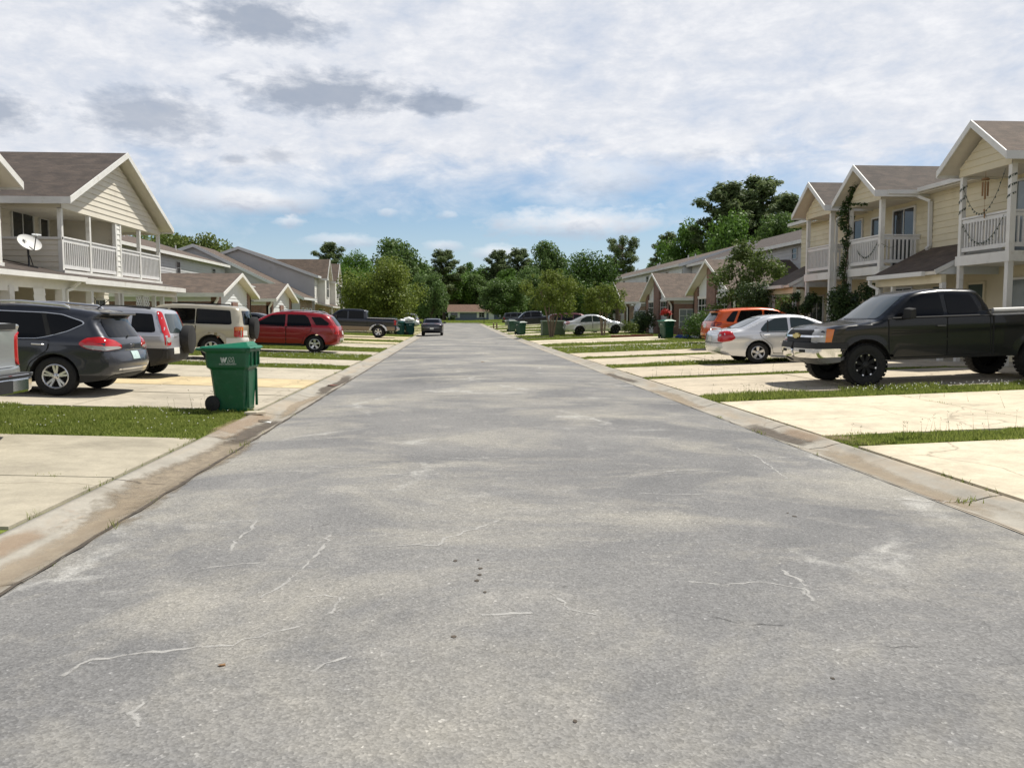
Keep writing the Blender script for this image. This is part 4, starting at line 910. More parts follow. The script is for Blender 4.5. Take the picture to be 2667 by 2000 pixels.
    def plate(s,y,z,m='plate',end=-1,w=.15,h=.075):
        f=s.rear if end<0 else s.front
        return f('licence_plate',[(y-w,z-h),(y+w,z-h),(y+w,z+h),(y-w,z+h)],m,.012,rnd=0)
    def box(s,name,m,*bx,bev=.012):
        b=MB()
        for k in bx: b.box(*k)
        return b.build(name,MT[m] if isinstance(m,str) else m,s.root,bev=bev)
    def place(s,X,Yc,hd,zoff=0):
        """rear axle centre at X,Yc; follows the slope of the drive"""
        h=R(hd); fx,fy=math.cos(h),math.sin(h); z0=gz(X,Yc)+.02; z1=gz(X+fx*s.wb,Yc+fy*s.wb)+.02
        s.root.location=(X,Yc,z0+zoff); s.root.rotation_euler=(0,-math.atan2(z1-z0,s.wb),h)
CARG='vehicles parked along the street'
# grey crossover ------------------------------------------------------
P_GREY=paint('dark_grey_paint',(.034,.037,.047),.35,.3)
suvprof=[(-.72,.30),(-.90,.40),(-.985,.60),(-.95,.76),(-.90,.86),(-.885,1.02),(-.80,1.12),(-.58,1.46),(-.72,1.555),(-.40,1.615),(.0,1.66),(.7,1.70),(1.35,1.68),(1.85,1.58),(2.68,1.12),(3.30,1.00),(3.60,.82),(3.68,.55),(3.58,.28)]
c=Car('parked_suv','dark grey crossover with silver roof rails parked beside the green bin','suv',CARG,suvprof,2.7,.365,1.84,P_GREY,.25,.43,1.02,.30,.05,clad=.40,r=.10,zs=.93)
c.side('window_trim',[(2.36,1.045),(1.70,1.525),(1.1,1.565),(.25,1.555),(-.06,1.53),(-.43,1.41),(-.465,1.36),(-.19,1.208),(.16,1.095),(.32,1.06),(1.2,1.035)],'alum',.004,rnd=1)
c.side('pillar_trim',[(2.33,1.052),(1.69,1.512),(1.1,1.552),(.25,1.542),(-.05,1.518),(-.41,1.40),(-.44,1.36),(-.18,1.218),(.16,1.108),(.32,1.073),(1.2,1.048)],'black',.006,rnd=1); c.side('side_window',[(2.30,1.06),(1.68,1.50),(1.22,1.545),(1.22,1.05)],'glass',.008,rnd=1); c.side('side_window',[(1.14,1.05),(1.14,1.55),(.30,1.535),(.16,1.11),(.32,1.075)],'glass',.008,rnd=1); c.side('side_window',[(.07,1.13),(.22,1.53),(-.06,1.51),(-.41,1.395),(-.44,1.36),(-.18,1.225)],'glass',.008,rnd=1)
c.rear('rear_window',[(-.66,1.12),(.66,1.12),(.56,1.46),(-.56,1.46)],'glass',.008,rnd=1); c.front('windscreen',[(-.72,1.16),(.72,1.16),(.60,1.54),(-.60,1.54)],'glass',.008,rnd=1)
c.box('spoiler',P_GREY,(-.80,-.50,-.58,.58,1.535,1.585),bev=.02)
c.door([(2.35,.36),(2.42,1.0),(1.20,1.0),(1.18,.36)],1.36,.93,'alum'); c.door([(1.15,.36),(1.17,1.0),(.30,1.03),(.10,1.02),(.12,.86),(.42,.62),(.50,.40)],.28,.955,'alum')
c.corner('taillight',[(-.40,.92,.99),(-.60,.92,1.10),(-.80,.90,1.125),(-.90,.62,1.06),(-.93,.42,.97),(-.95,.46,.90),(-.85,.88,.865),(-.54,.92,.90)],'redl',-1,.012,rnd=1)
c.corner('lamp_lens',[(-.47,.92,.968),(-.85,.88,.955),(-.92,.5,.945),(-.94,.46,.915),(-.92,.50,.90),(-.84,.88,.872),(-.56,.92,.905)],'clearl',-1,.018,rnd=1)
c.corner('headlight',[(3.1,.9,.93),(3.5,.7,.88),(3.62,.55,.82),(3.6,.6,.75),(3.3,.9,.82)],'clearl',1,.01,rnd=1)
c.rear('tailgate_trim',[(-.34,.865),(.34,.865),(.34,.885),(-.34,.885)],'chrome',.014,rnd=0); c.plate(0,.765,'plate2'); c.rear('bumper_trim',[(-.62,.50),(.62,.50),(.62,.53),(-.62,.53)],'chrome',.012,rnd=0)
c.rear('emblem',[(-.055,.92),(.055,.92),(.05,.985),(-.05,.985)],'chrome',.016,rnd=2); c.rear('bumper_insert',[(-.6,.30),(.6,.30),(.66,.40),(-.66,.40)],'plastic',.01)
b=MB(); b.tube([(-.90,.05,1.12),(-.84,-.1,1.15),(-.83,-.30,1.16)],.014,6); b.build('wiper',MT['black'],c.root)
for sg in (1,-1):
    b=MB(); b.tube([(-.15,sg*.655,1.64),(-.05,sg*.66,1.70),(.7,sg*.665,1.745),(1.4,sg*.655,1.73),(1.55,sg*.65,1.66)],[.02,.028,.026,.024,.015],8); b.build('roof_rail',MT['alum'],c.root,smooth=True)
b=MB(); b.tube([(-.32,0,1.63),(-.34,0,1.65),(-.55,0,1.83)],[.03,.012,.006],6); b.build('antenna',MT['black'],c.root)
c.mirror(2.05,1.02); c.wheels(.235,.225,'double',5); c.place(-6.91,16.27,178)
# silver compact SUV with spare wheel ---------------------------------
P_SIL=paint('silver_paint',(.50,.51,.545),.55,.3,.12)
crv=[(-.62,.34),(-.80,.40),(-.83,.62),(-.80,.80),(-.78,1.0),(-.74,1.10),(-.60,1.52),(-.54,1.62),(-.2,1.665),(.8,1.68),(1.5,1.64),(2.45,1.14),(3.1,1.02),(3.42,.86),(3.5,.6),(3.45,.32)]
c=Car('parked_suv','silver compact SUV with black rear spare-wheel cover and tall red lamps','suv',CARG,crv,2.62,.34,1.78,P_SIL,.28,.42,1.05,.26,.055,clad=.70,r=.08,kr=.03,zs=.94)
c.side('side_window',[(2.15,1.12),(1.55,1.54),(1.16,1.57),(1.16,1.10)],'glass',rnd=1); c.side('side_window',[(1.08,1.10),(1.08,1.57),(.22,1.57),(.10,1.32),(.16,1.10)],'glass',rnd=1)
c.side('side_window',[(.02,1.12),(.0,1.54),(-.42,1.53),(-.52,1.12),(-.45,1.09),(.0,1.09)],'glass',rnd=1)
c.rear('rear_window',[(-.62,1.08),(.62,1.08),(.53,1.54),(-.53,1.54)],'glassl',.008,rnd=1); c.front('windscreen',[(-.7,1.17),(.7,1.17),(.6,1.56),(-.6,1.56)],'glass')
c.corner('taillight',[(-.70,.9,1.52),(-.62,.80,1.60),(-.66,.68,1.58),(-.78,.70,1.1),(-.82,.70,.80),(-.76,.88,.78),(-.72,.88,1.05)],'redl',-1,.012,rnd=1)
c.corner('lamp_lens',[(-.78,.86,.86),(-.81,.72,.86),(-.81,.71,.98),(-.77,.86,.98)],'clearl',-1,.018,rnd=1)
c.rear('bumper_panel',[(-.86,.34),(.86,.34),(.86,.72),(-.86,.72)],'plastic',.01,rnd=1); c.plate(.46,.66,'plate')
c.door([(2.3,.40),(2.3,1.06),(1.12,1.06),(1.12,.40)],1.28,.97); c.door([(1.09,.40),(1.09,1.06),(.1,1.06),(.1,.9),(.42,.66),(.46,.42)],.25,.97)
sw=tag(None,None) if False else None
b=MB(); b.lathe([(.001,-.10),(.30,-.10),(.355,-.08),(.36,.06),(.345,.10),(.30,.12),(.001,.125)],(-.98,-.14,.92),'x',28); sp=b.build('spare_wheel_cover',MT['black'],c.root,smooth=True)
b=MB(); b.tube([(-.80,.30,1.0),(-.84,.30,1.0),(-.84,.50,1.0),(-.80,.50,1.0)],.014,6); b.build('handle',MT['alum'],c.root)
b=MB(); b.tube([(-.80,.1,1.11),(-.77,.05,1.15),(-.76,-.25,1.2)],.014,6); b.build('wiper',MT['black'],c.root)
for sg in (1,-1):
    b=MB(); b.tube([(-.35,sg*.62,1.665),(.3,sg*.64,1.70),(1.2,sg*.63,1.69)],.018,6); b.build('roof_rail',MT['black'],c.root)
c.corner('headlight',[(3.0,.85,1.0),(3.38,.6,.94),(3.42,.55,.82),(3.2,.85,.84)],'clearl',1,.01,rnd=1); c.mirror(1.95,1.08,MT['plastic'])
c.wheels(.215,.21,'five',5); c.place(-7.26,20.55,182)
# beige SUV -----------------------------------------------------------
P_BG=paint('champagne_paint',(.44,.40,.31),.35,.35)
mon=[(-.74,.46),(-.94,.50),(-.96,.66),(-.93,.74),(-.93,1.04),(-.91,1.12),(-.83,1.55),(-.73,1.66),(-.2,1.70),(1.1,1.72),(1.75,1.66),(2.22,1.20),(3.0,1.10),(3.22,1.0),(3.28,.6),(3.2,.42)]
c=Car('parked_suv','beige boxy SUV with dark windows and rear spare wheel behind the green bin','suv',CARG,mon,2.72,.36,1.78,P_BG,.38,.44,1.10,.20,.06,clad=.0,r=.07,kr=.02,kf=.05)
c.side('side_window',[(2.02,1.14),(1.72,1.56),(1.36,1.58),(1.36,1.12)],'glass',rnd=1); c.side('side_window',[(1.30,1.12),(1.30,1.58),(.52,1.59),(.52,1.12)],'glass',.006,rnd=1); c.side('side_window',[(.49,1.12),(.49,1.59),(-.55,1.56),(-.62,1.14),(-.55,1.12)],'glass',.008,rnd=1)
c.rear('rear_window',[(-.66,1.12),(.66,1.12),(.58,1.56),(-.58,1.56)],'glass',.008,rnd=1); c.front('windscreen',[(-.7,1.22),(.7,1.22),(.6,1.6),(-.6,1.6)],'glass')
c.corner('taillight',[(-.72,.9,1.06),(-.87,.76,1.06),(-.89,.70,1.06),(-.89,.70,.74),(-.87,.76,.74),(-.72,.9,.74)],'redl',-1,.012,rnd=1); c.corner('indicator',[(-.74,.9,1.05),(-.88,.72,1.05),(-.88,.72,.94),(-.74,.9,.94)],'amber',-1,.018,rnd=0)
c.corner('bumper',[(-.5,.92,.70),(-.85,.9,.71),(-.93,.5,.71),(-.93,.3,.71),(-.93,.3,.50),(-.93,.5,.50),(-.8,.9,.48),(-.5,.92,.48)],'white2',-1,.03,rnd=1)
c.side('fender_flare',[(.60,.42),(.54,.62),(.38,.80),(.1,.90),(-.2,.88),(-.42,.76),(-.52,.60),(-.60,.48),(-.53,.42),(-.42,.56),(-.3,.70),(-.1,.79),(.12,.80),(.3,.71),(.42,.55),(.47,.40)],P_BG,.025,rnd=0)
c.door([(2.2,.42),(2.2,1.09),(1.33,1.09),(1.33,.42)],1.45,.98,'black'); c.door([(1.31,.42),(1.31,1.09),(.50,1.09),(.50,.7),(.66,.42)],.7,1.0,'black')
b=MB(); b.lathe([(.001,-.11),(.30,-.11),(.36,-.09),(.365,.06),(.34,.10),(.001,.115)],(-1.09,-.10,1.02),'x',26); b.build('spare_wheel_cover',MT['black'],c.root,smooth=True)
c.plate(.60,.86,'plate'); c.box('roof_rack','plastic',(-.2,1.3,.52,.56,1.73,1.77),(-.2,1.3,-.56,-.52,1.73,1.77),(.0,.04,-.54,.54,1.74,1.77),(.6,.64,-.54,.54,1.74,1.77),(1.2,1.24,-.54,.54,1.74,1.77),bev=0)
c.box('running_board','plastic',(.65,2.15,.70,.90,.36,.42),(.65,2.15,-.90,-.70,.36,.42)); c.box('tow_bar','chrome',(-1.0,-.85,-.5,.5,.52,.60))
c.corner('headlight',[(3.05,.8,1.0),(3.25,.6,1.0),(3.28,.45,.98),(3.28,.45,.82),(3.05,.8,.84)],'clearl',1,.01); c.mirror(1.9,1.12); c.wheels(.22,.23,'five',6); c.place(-7.62,28.35,180)
# red crossover -------------------------------------------------------
P_RED=paint('dark_red_paint',(.27,.007,.013),.2,.3)
tor=[(-.66,.30),(-.86,.38),(-.92,.62),(-.90,.82),(-.84,1.06),(-.70,1.28),(-.52,1.52),(-.30,1.60),(.3,1.66),(1.2,1.67),(1.75,1.58),(2.55,1.12),(3.3,1.0),(3.75,.84),(3.84,.58),(3.75,.28)]
c=Car('parked_suv','dark red crossover with silver roof rails and five-spoke wheels','suv',CARG,tor,2.86,.355,1.81,P_RED,.26,.42,1.04,.28,.07,clad=.36,r=.09,zs=.96)
c.side('side_window',[(2.42,1.08),(1.68,1.50),(1.16,1.54),(1.16,1.06)],'glass',rnd=1); c.side('side_window',[(1.08,1.06),(1.08,1.54),(.42,1.54),(.28,1.44),(.12,1.08)],'glass',rnd=1); c.side('side_window',[(-.04,1.14),(.16,1.46),(-.22,1.46),(-.56,1.22),(-.5,1.14)],'glass',rnd=1)
c.rear('rear_window',[(-.62,1.12),(.62,1.12),(.54,1.50),(-.54,1.50)],'glass'); c.front('windscreen',[(-.7,1.16),(.7,1.16),(.6,1.54),(-.6,1.54)],'glass')
c.corner('taillight',[(-.58,.9,1.10),(-.78,.78,1.14),(-.88,.62,1.10),(-.91,.62,.80),(-.88,.74,.76),(-.72,.9,.82)],'redl',-1,.012,rnd=1); c.rear('bumper_trim',[(-.55,.44),(.55,.44),(.55,.62),(-.55,.62)],'clearl',.012)
c.door([(2.5,.36),(2.5,1.03),(1.13,1.03),(1.13,.36)],1.3,.96); c.door([(1.10,.36),(1.10,1.03),(.14,1.03),(.16,.86),(.44,.62),(.50,.38)],.28,.97)
for sg in (1,-1):
    b=MB(); b.tube([(-.30,sg*.63,1.60),(-.1,sg*.64,1.69),(.6,sg*.65,1.72),(1.2,sg*.64,1.71),(1.38,sg*.63,1.66)],.022,6); b.build('roof_rail',MT['alum'],c.root,smooth=True)
c.box('roof_bar','plastic',(.15,.2,-.63,.63,1.70,1.72),(.95,1.0,-.63,.63,1.70,1.72),bev=0); c.plate(0,.84); c.mirror(2.2,1.06); c.corner('headlight',[(3.3,.85,.96),(3.7,.6,.88),(3.7,.6,.74),(3.4,.85,.78)],'clearl',1,.01)
c.side('side_moulding',[(.55,.60),(2.3,.60),(2.3,.64),(.55,.64)],P_RED,.012,rnd=0); c.wheels(.22,.22,'five',5); c.place(-5.52,35.2,180)
# pickups -------------------------------------------------------------
def pickup(label,prof,wb,Rw,W,pm,step,X,Yc,hd,wins,kind,**k):
    c=Car('parked_pickup',label,'pickup truck',CARG,prof,wb,Rw,W,pm,step=step,**k)
    for w in wins: c.side('side_window',w,'glass',.008,rnd=1)
    return c
P_BLK=paint('black_paint',(.004,.0048,.006),.0,.25,.03,.32)
sil=[(-1.10,.62),(-1.22,.66),(-1.22,.82),(-1.16,.86),(-1.16,1.34),(-1.12,1.375),(.98,1.37),(1.015,1.37),(1.03,1.45),(1.10,1.60),(1.22,1.80),(1.36,1.86),(2.0,1.885),(2.48,1.85),(2.72,1.76),(3.30,1.31),(3.44,1.27),(4.2,1.21),(4.46,1.15),(4.54,1.04),(4.56,.90),(4.60,.88),(4.64,.74),(4.60,.56),(4.44,.44)]
wins=[[(3.06,1.36),(2.64,1.73),(2.42,1.78),(2.06,1.785),(2.02,1.36)],[(1.94,1.38),(1.96,1.78),(1.42,1.75),(1.28,1.42),(1.36,1.38)]]
c=pickup('black lifted pickup truck with chrome bumper and black wheels in front of the yellow house',sil,3.645,.42,1.98,P_BLK,.055,11.83,17.52,180,wins,0,zc=.50,Ra=.52,belt=1.32,th=.30,r=.08,kf=.10,kr=.02,tr=.3,tf=.7,flare=.008,clad=.0,bul=(.025,.09),it=2)
c.front('windscreen',[(-.76,1.33),(.76,1.33),(.64,1.77),(-.64,1.77)],'glassl',.008,rnd=1)
D1=c.door([(3.16,.56),(3.18,1.31),(1.99,1.31),(1.99,.56)],2.12,1.14,'black'); c.door([(1.97,.56),(1.97,1.31),(1.10,1.31),(1.08,.56)])
c.side('window_sill_trim',[(1.30,1.325),(3.1,1.325),(3.1,1.342),(1.30,1.342)],'black',.012,rnd=0)
c.side('bed_gap',[(1.0,.58),(1.035,.58),(1.035,1.36),(1.0,1.36)],'under',.004,rnd=0)
c.corner('bumper',[(4.05,1.0,.76),(4.3,.98,.77),(4.62,.6,.77),(4.66,.01,.77),(4.66,.01,.60),(4.62,.6,.60),(4.35,.95,.60),(4.06,1.0,.60)],'chrome',1,.035,rnd=1,ang=40)
c.corner('bumper_pad',[(4.05,1.0,.875),(4.3,.98,.875),(4.62,.6,.875),(4.66,.01,.875),(4.66,.01,.77),(4.62,.6,.77),(4.35,.95,.77),(4.06,1.0,.77)],'plastic',1,.045,rnd=0,ang=40)
c.corner('air_dam',[(4.1,1.0,.60),(4.62,.6,.60),(4.66,.01,.60),(4.6,.01,.46),(4.5,.6,.46),(4.2,.98,.50)],'gplast',1,.02,rnd=0,ang=40)
c.front('grille',[(-.60,.89),(.60,.89),(.62,1.13),(-.62,1.13)],'black',.012,rnd=1); c.front('grille_bar',[(-.93,.993),(.93,.993),(.93,1.027),(-.93,1.027)],'chrome',.03,rnd=0)
c.front('emblem',[(-.16,.985),(-.07,.985),(-.07,.962),(.07,.962),(.07,.985),(.16,.985),(.19,1.035),(.09,1.035),(.09,1.058),(-.09,1.058),(-.09,1.035),(-.19,1.035)],'gold',.045,rnd=0)
c.corner('headlight',[(4.36,.96,1.15),(4.48,.85,1.15),(4.55,.62,1.14),(4.57,.58,.90),(4.52,.85,.90),(4.40,.96,.90)],'clearl',1,.016,rnd=0,ang=50); c.corner('indicator',[(4.30,.99,1.15),(4.42,.93,1.15),(4.46,.93,.90),(4.36,.99,.90)],'amber',1,.022,rnd=0,ang=60)
c.front('fog_lamp',[(-.60,.50),(-.45,.50),(-.45,.58),(-.60,.58)],'under',.03); c.front('tow_slot',[(.35,.70),(.55,.70),(.55,.75),(.35,.75)],'under',.045,rnd=0); c.front('tow_slot',[(-.55,.70),(-.35,.70),(-.35,.75),(-.55,.75)],'under',.045,rnd=0)
c.side('side_moulding',[(1.1,.86),(3.12,.86),(3.12,.90),(1.1,.90)],P_BLK,.016,rnd=0); c.mirror(2.86,1.30,MT['black'],(.14,.26,.24)); c.wheels(.25,.30,'black',8,'alloy',tread=True,ns=36,track=.86)
b=MB(); b.tube([(-.15,.78,1.42),(.9,.78,1.42)],.045,10); b.build('bed_rail_pipe',MT['white2'],c.root)
b=MB(); b.tube([(-1.0,-.80,1.40),(.9,-.80,1.40)],.03,8); b.tube([(-1.0,.80,1.40),(-.15,.80,1.40)],.02,8); b.build('bed_rail',MT['black'],c.root)
for y in (.25,-.35):
    b=MB(); b.tube([(3.34,y,1.315),(3.27,y-.1,1.36),(3.16,y-.5,1.42)],.012,5); b.build('wiper',MT['black'],c.root)
c.corner('taillight',[(-1.08,.98,1.28),(-1.17,.85,1.28),(-1.17,.85,.92),(-1.08,.98,.92)],'redl',-1,.012); c.place(11.83,17.52,180)
# two-tone pickup
P_NVY=paint('midnight_blue_paint',(.012,.014,.022),.3,.3)
f15=[(-1.12,.50),(-1.24,.54),(-1.24,.72),(-1.16,.76),(-1.16,1.28),(-1.12,1.31),(.74,1.31),(.78,1.32),(.84,1.78),(.96,1.86),(1.9,1.90),(2.5,1.86),(2.8,1.74),(3.35,1.24),(3.5,1.20),(4.3,1.12),(4.46,1.0),(4.5,.60),(4.4,.42)]
c=pickup('dark blue and tan two-tone pickup truck with a silver bed rail','x' and f15,3.53,.40,2.0,P_NVY,.09,0,0,0,[[(3.05,1.28),(2.68,1.72),(2.45,1.77),(2.1,1.78),(2.1,1.26)],[(2.0,1.26),(2.0,1.78),(1.02,1.77),(.98,1.26)]],0,zc=.45,Ra=.47,belt=1.22,th=.22,r=.07,kf=.08,kr=.02,clad=.0,flare=.02)
P_TAN=paint('tan_lower_paint',(.20,.155,.115),.3,.35)
for pl in ([(-1.10,.52),(-.50,.52),(-.52,.78),(-1.12,.78)],[(.50,.48),(3.0,.48),(3.0,.74),(.50,.74)],[(4.0,.5),(4.4,.5),(4.42,.74),(3.95,.74)]): c.side('lower_panel',pl,P_TAN,.008,rnd=0)
c.side('fender_flare',[(.62,.50),(.55,.70),(.36,.86),(.0,.95),(-.36,.86),(-.55,.70),(-.62,.50),(-.50,.50),(-.44,.66),(-.28,.79),(.0,.86),(.28,.79),(.44,.66),(.50,.50)],'alloy',.03,rnd=0)
c.box('bed_rail','chrome',(-1.12,.74,.84,.95,1.315,1.345),(-1.12,.74,-.95,-.84,1.315,1.345)); c.box('running_board','chrome',(.8,2.95,.78,.98,.40,.46),(.8,2.95,-.98,-.78,.40,.46))
c.side('bed_gap',[(.745,.5),(.775,.5),(.775,1.3),(.745,1.3)],'under',.005,rnd=0); c.corner('taillight',[(-1.06,.98,1.22),(-1.17,.85,1.22),(-1.17,.85,.90),(-1.06,.98,.90)],'redl',-1,.014,rnd=0)
c.box('bumper','chrome',(-1.32,-1.16,-.9,.9,.52,.72),bev=.03); c.front('windscreen',[(-.76,1.27),(.76,1.27),(.64,1.76),(-.64,1.76)],'glass'); c.rear('rear_window',[(-.6,1.36),(.6,1.36),(.56,1.72),(-.56,1.72)],'glass'); c.mirror(2.86,1.24,MT['black'],(.14,.24,.22)); c.wheels(.235,.26,'five',5,'alloy'); c.place(-5.17,59.75,180)
# silver sedan --------------------------------------------------------
P_SLV=paint('bright_silver_paint',(.68,.69,.71),.5,.26,.12)
mal=[(-.92,.28),(-1.08,.36),(-1.12,.56),(-1.10,.74),(-1.06,.94),(-1.0,1.02),(-.62,1.06),(-.40,1.09),(.22,1.38),(.50,1.445),(1.0,1.46),(1.5,1.42),(2.42,1.0),(3.1,.88),(3.5,.72),(3.56,.5),(3.48,.24)]
c=Car('parked_sedan','silver four-door sedan with red lamps parked between the black pickup and orange SUV','sedan',CARG,mal,2.7,.325,1.78,P_SLV,.22,.385,.93,.38,.05,kf=.14,kr=.08,r=.09,zs=.95)
c.side('side_window',[(2.08,.98),(1.45,1.34),(1.02,1.375),(1.0,.96)],'glassl',rnd=1); c.side('side_window',[(.92,.96),(.93,1.375),(.55,1.355),(.26,1.22),(.10,1.05),(.12,.97)],'glassl',rnd=1)
c.side('window_trim',[(.28,.955),(.31,.955),(.36,1.30),(.33,1.30)],'under',.012,rnd=0)
c.rear('rear_window',[(-.60,1.09),(.60,1.09),(.48,1.385),(-.48,1.385)],'glassl',.008,rnd=1); c.front('windscreen',[(-.68,1.03),(.68,1.03),(.52,1.38),(-.52,1.38)],'glass')
c.corner('taillight',[(-.82,.88,.99),(-.98,.80,1.02),(-1.07,.60,1.0),(-1.09,.58,.72),(-1.05,.78,.68),(-.80,.88,.72),(-.66,.88,.80)],'redl',-1,.014,rnd=1); c.corner('lamp_lens',[(-1.03,.74,.92),(-1.07,.66,.92),(-1.07,.66,.86),(-1.03,.74,.86)],'clearl',-1,.02)
c.rear('boot_trim',[(-.58,.885),(.58,.885),(.58,.905),(-.58,.905)],'chrome',.014,rnd=0); c.plate(0,.78); c.rear('bumper_seam',[(-.8,.655),(.8,.655),(.8,.668),(-.8,.668)],'under',.008,rnd=0)
c.door([(2.16,.28),(2.2,.92),(.98,.92),(.96,.28)],1.12,.84,'alum'); c.door([(.93,.28),(.95,.92),(.06,.93),(.10,.80),(.40,.55),(.45,.30)],.25,.86,'alum'); c.side('fuel_flap',[(-.62,.70),(-.36,.70),(-.36,.86),(-.62,.86)],P_SLV,.008)
b=MB(); b.tube([(-.98,-.55,1.03),(-1.0,-.5,1.10),(-1.02,0,1.115),(-1.0,.5,1.10),(-.98,.55,1.03)],[.012,.022,.022,.022,.012],6); b.build('spoiler',P_SLV,c.root,smooth=True)
c.corner('headlight',[(3.0,.82,.82),(3.42,.55,.76),(3.48,.5,.64),(3.2,.82,.66)],'clearl',1,.01); c.mirror(1.95,.96); c.wheels(.205,.20,'five',5); c.place(8.88,25.42,0)
# orange crossover ----------------------------------------------------
P_ORG=paint('orange_paint',(.62,.095,.012),.1,.25,.1)
srx=[(-.74,.34),(-.92,.40),(-.97,.62),(-.93,.92),(-.86,1.08),(-.60,1.42),(-.66,1.535),(-.30,1.57),(.4,1.625),(1.2,1.63),(1.75,1.55),(2.65,1.10),(3.3,.98),(3.62,.82),(3.68,.55),(3.58,.30)]
c=Car('parked_suv','bright orange crossover with black rear spoiler parked beyond the silver sedan','suv',CARG,srx,2.76,.355,1.87,P_ORG,.27,.42,1.02,.30,.06,clad=.40,r=.10)
c.side('side_window',[(2.42,1.06),(1.70,1.49),(1.16,1.53),(1.16,1.04)],'glass',rnd=1); c.side('side_window',[(1.08,1.04),(1.08,1.53),(.22,1.52),(.0,1.06)],'glass',rnd=1); c.side('side_window',[(-.10,1.06),(.12,1.51),(-.1,1.49),(-.40,1.16),(-.36,1.08)],'glass',rnd=1)
c.rear('rear_window',[(-.68,1.12),(.68,1.12),(.58,1.44),(-.58,1.44)],'glassl',.008,rnd=1); c.front('windscreen',[(-.72,1.15),(.72,1.15),(.6,1.5),(-.6,1.5)],'glass'); c.box('spoiler','plastic',(-.88,-.48,-.62,.62,1.515,1.565),bev=.015)
c.corner('taillight',[(-.60,.93,1.06),(-.84,.78,1.08),(-.90,.62,1.02),(-.93,.62,.90),(-.86,.80,.88),(-.66,.93,.94)],'redd',-1,.012,rnd=1); c.rear('tailgate_panel',[(-.40,.62),(.40,.62),(.42,.80),(-.42,.80)],P_ORG,.012); c.plate(0,.93)
c.rear('bumper_panel',[(-.80,.34),(.80,.34),(.84,.52),(-.84,.52)],'plastic',.012); c.door([(2.45,.36),(2.45,1.0),(1.13,1.0),(1.13,.36)],1.3,.93); c.door([(1.10,.36),(1.10,1.0),(.10,1.0),(.14,.86),(.44,.62),(.50,.38)],.25,.94)
b=MB(); b.tube([(-.86,.0,1.13),(-.83,-.1,1.17),(-.80,-.35,1.2)],.014,6); b.build('wiper',MT['black'],c.root); c.mirror(2.15,1.04); c.corner('headlight',[(3.1,.88,.92),(3.52,.6,.86),(3.58,.55,.74),(3.3,.88,.78)],'clearl',1,.01); c.wheels(.22,.22,'five',5); c.place(11.15,34.25,0)
# far cars ------------------------------------------------------------
lan=[(-.80,.28),(-.98,.36),(-1.02,.56),(-1.0,.80),(-.95,1.0),(-.62,1.04),(-.42,1.07),(.25,1.38),(.55,1.46),(1.0,1.475),(1.5,1.42),(2.35,.98),(3.0,.86),(3.42,.68),(3.5,.48),(3.4,.24)]
def sedan(label,pm,X,Yc,hd,black=False,g='glassl',prof=lan,tl='redl',nm='parked_sedan',cat='sedan',wb=2.635,W=1.76,**k):
    c=Car(nm,label,cat,CARG,prof,wb,.325,W,pm,.22,.385,.93,.36,.10,kf=.14,kr=.08,r=.09)
    c.side('side_window',[(2.05,.97),(1.42,1.35),(1.0,1.39),(1.0,.95)],g,rnd=1); c.side('side_window',[(.93,.95),(.93,1.39),(.55,1.36),(.2,1.18),(.05,1.0),(.1,.95)],g,rnd=1)
    c.rear('rear_window',[(-.58,1.08),(.58,1.08),(.47,1.39),(-.47,1.39)],g); c.front('windscreen',[(-.66,1.02),(.66,1.02),(.5,1.38),(-.5,1.38)],'glass')
    c.corner('taillight',[(-.78,.87,.99),(-.96,.72,1.0),(-1.0,.52,.98),(-1.02,.52,.84),(-.96,.76,.80),(-.80,.87,.84)],tl,-1,.012,rnd=1); c.corner('headlight',[(2.9,.82,.82),(3.36,.55,.74),(3.4,.5,.62),(3.15,.82,.64)],'clearl',1,.01,rnd=1)
    c.door([(2.1,.30),(2.12,.92),(.98,.92),(.97,.30)],1.12,.86,'alum' if pm is P_SLV else 'pm'); c.door([(.94,.30),(.95,.92),(.08,.93),(.40,.55),(.45,.32)],.25,.88,'alum' if pm is P_SLV else 'pm'); c.plate(0,.60,'plate'); c.mirror(1.9,.96)
    c.wheels(.20,.20,'black' if black else 'five',5,ns=20); c.place(X,Yc,hd); return c
sedan('silver sedan with black wheels parked beyond the crape myrtles',P_SLV,9.15,63.1,0,True)
P_DK=paint('black_blue_paint',(.010,.012,.020),.2,.3)
mus=[(-.85,.30),(-1.05,.38),(-1.10,.58),(-1.08,.86),(-1.0,.93),(-.50,.97),(-.30,1.0),(.30,1.30),(.6,1.365),(1.1,1.37),(1.4,1.33),(2.1,.98),(2.9,.88),(3.4,.72),(3.46,.5),(3.4,.28)]
c=sedan('dark sedan parked at the left kerb with its rear to the camera',P_DK,-1.78,69.6,90,True,'glass',mus,'redd',W=1.74); c.rear('bumper_trim',[(-.72,.665),(.72,.665),(.72,.685),(-.72,.685)],'alum',.012,rnd=0)
P_DK2=paint('dark_slate_paint',(.022,.026,.034),.3,.3)
sedan('dark slate sedan mostly hidden between the beige SUV and the red crossover',P_DK2,-8.6,41.2,180,False,'glass')
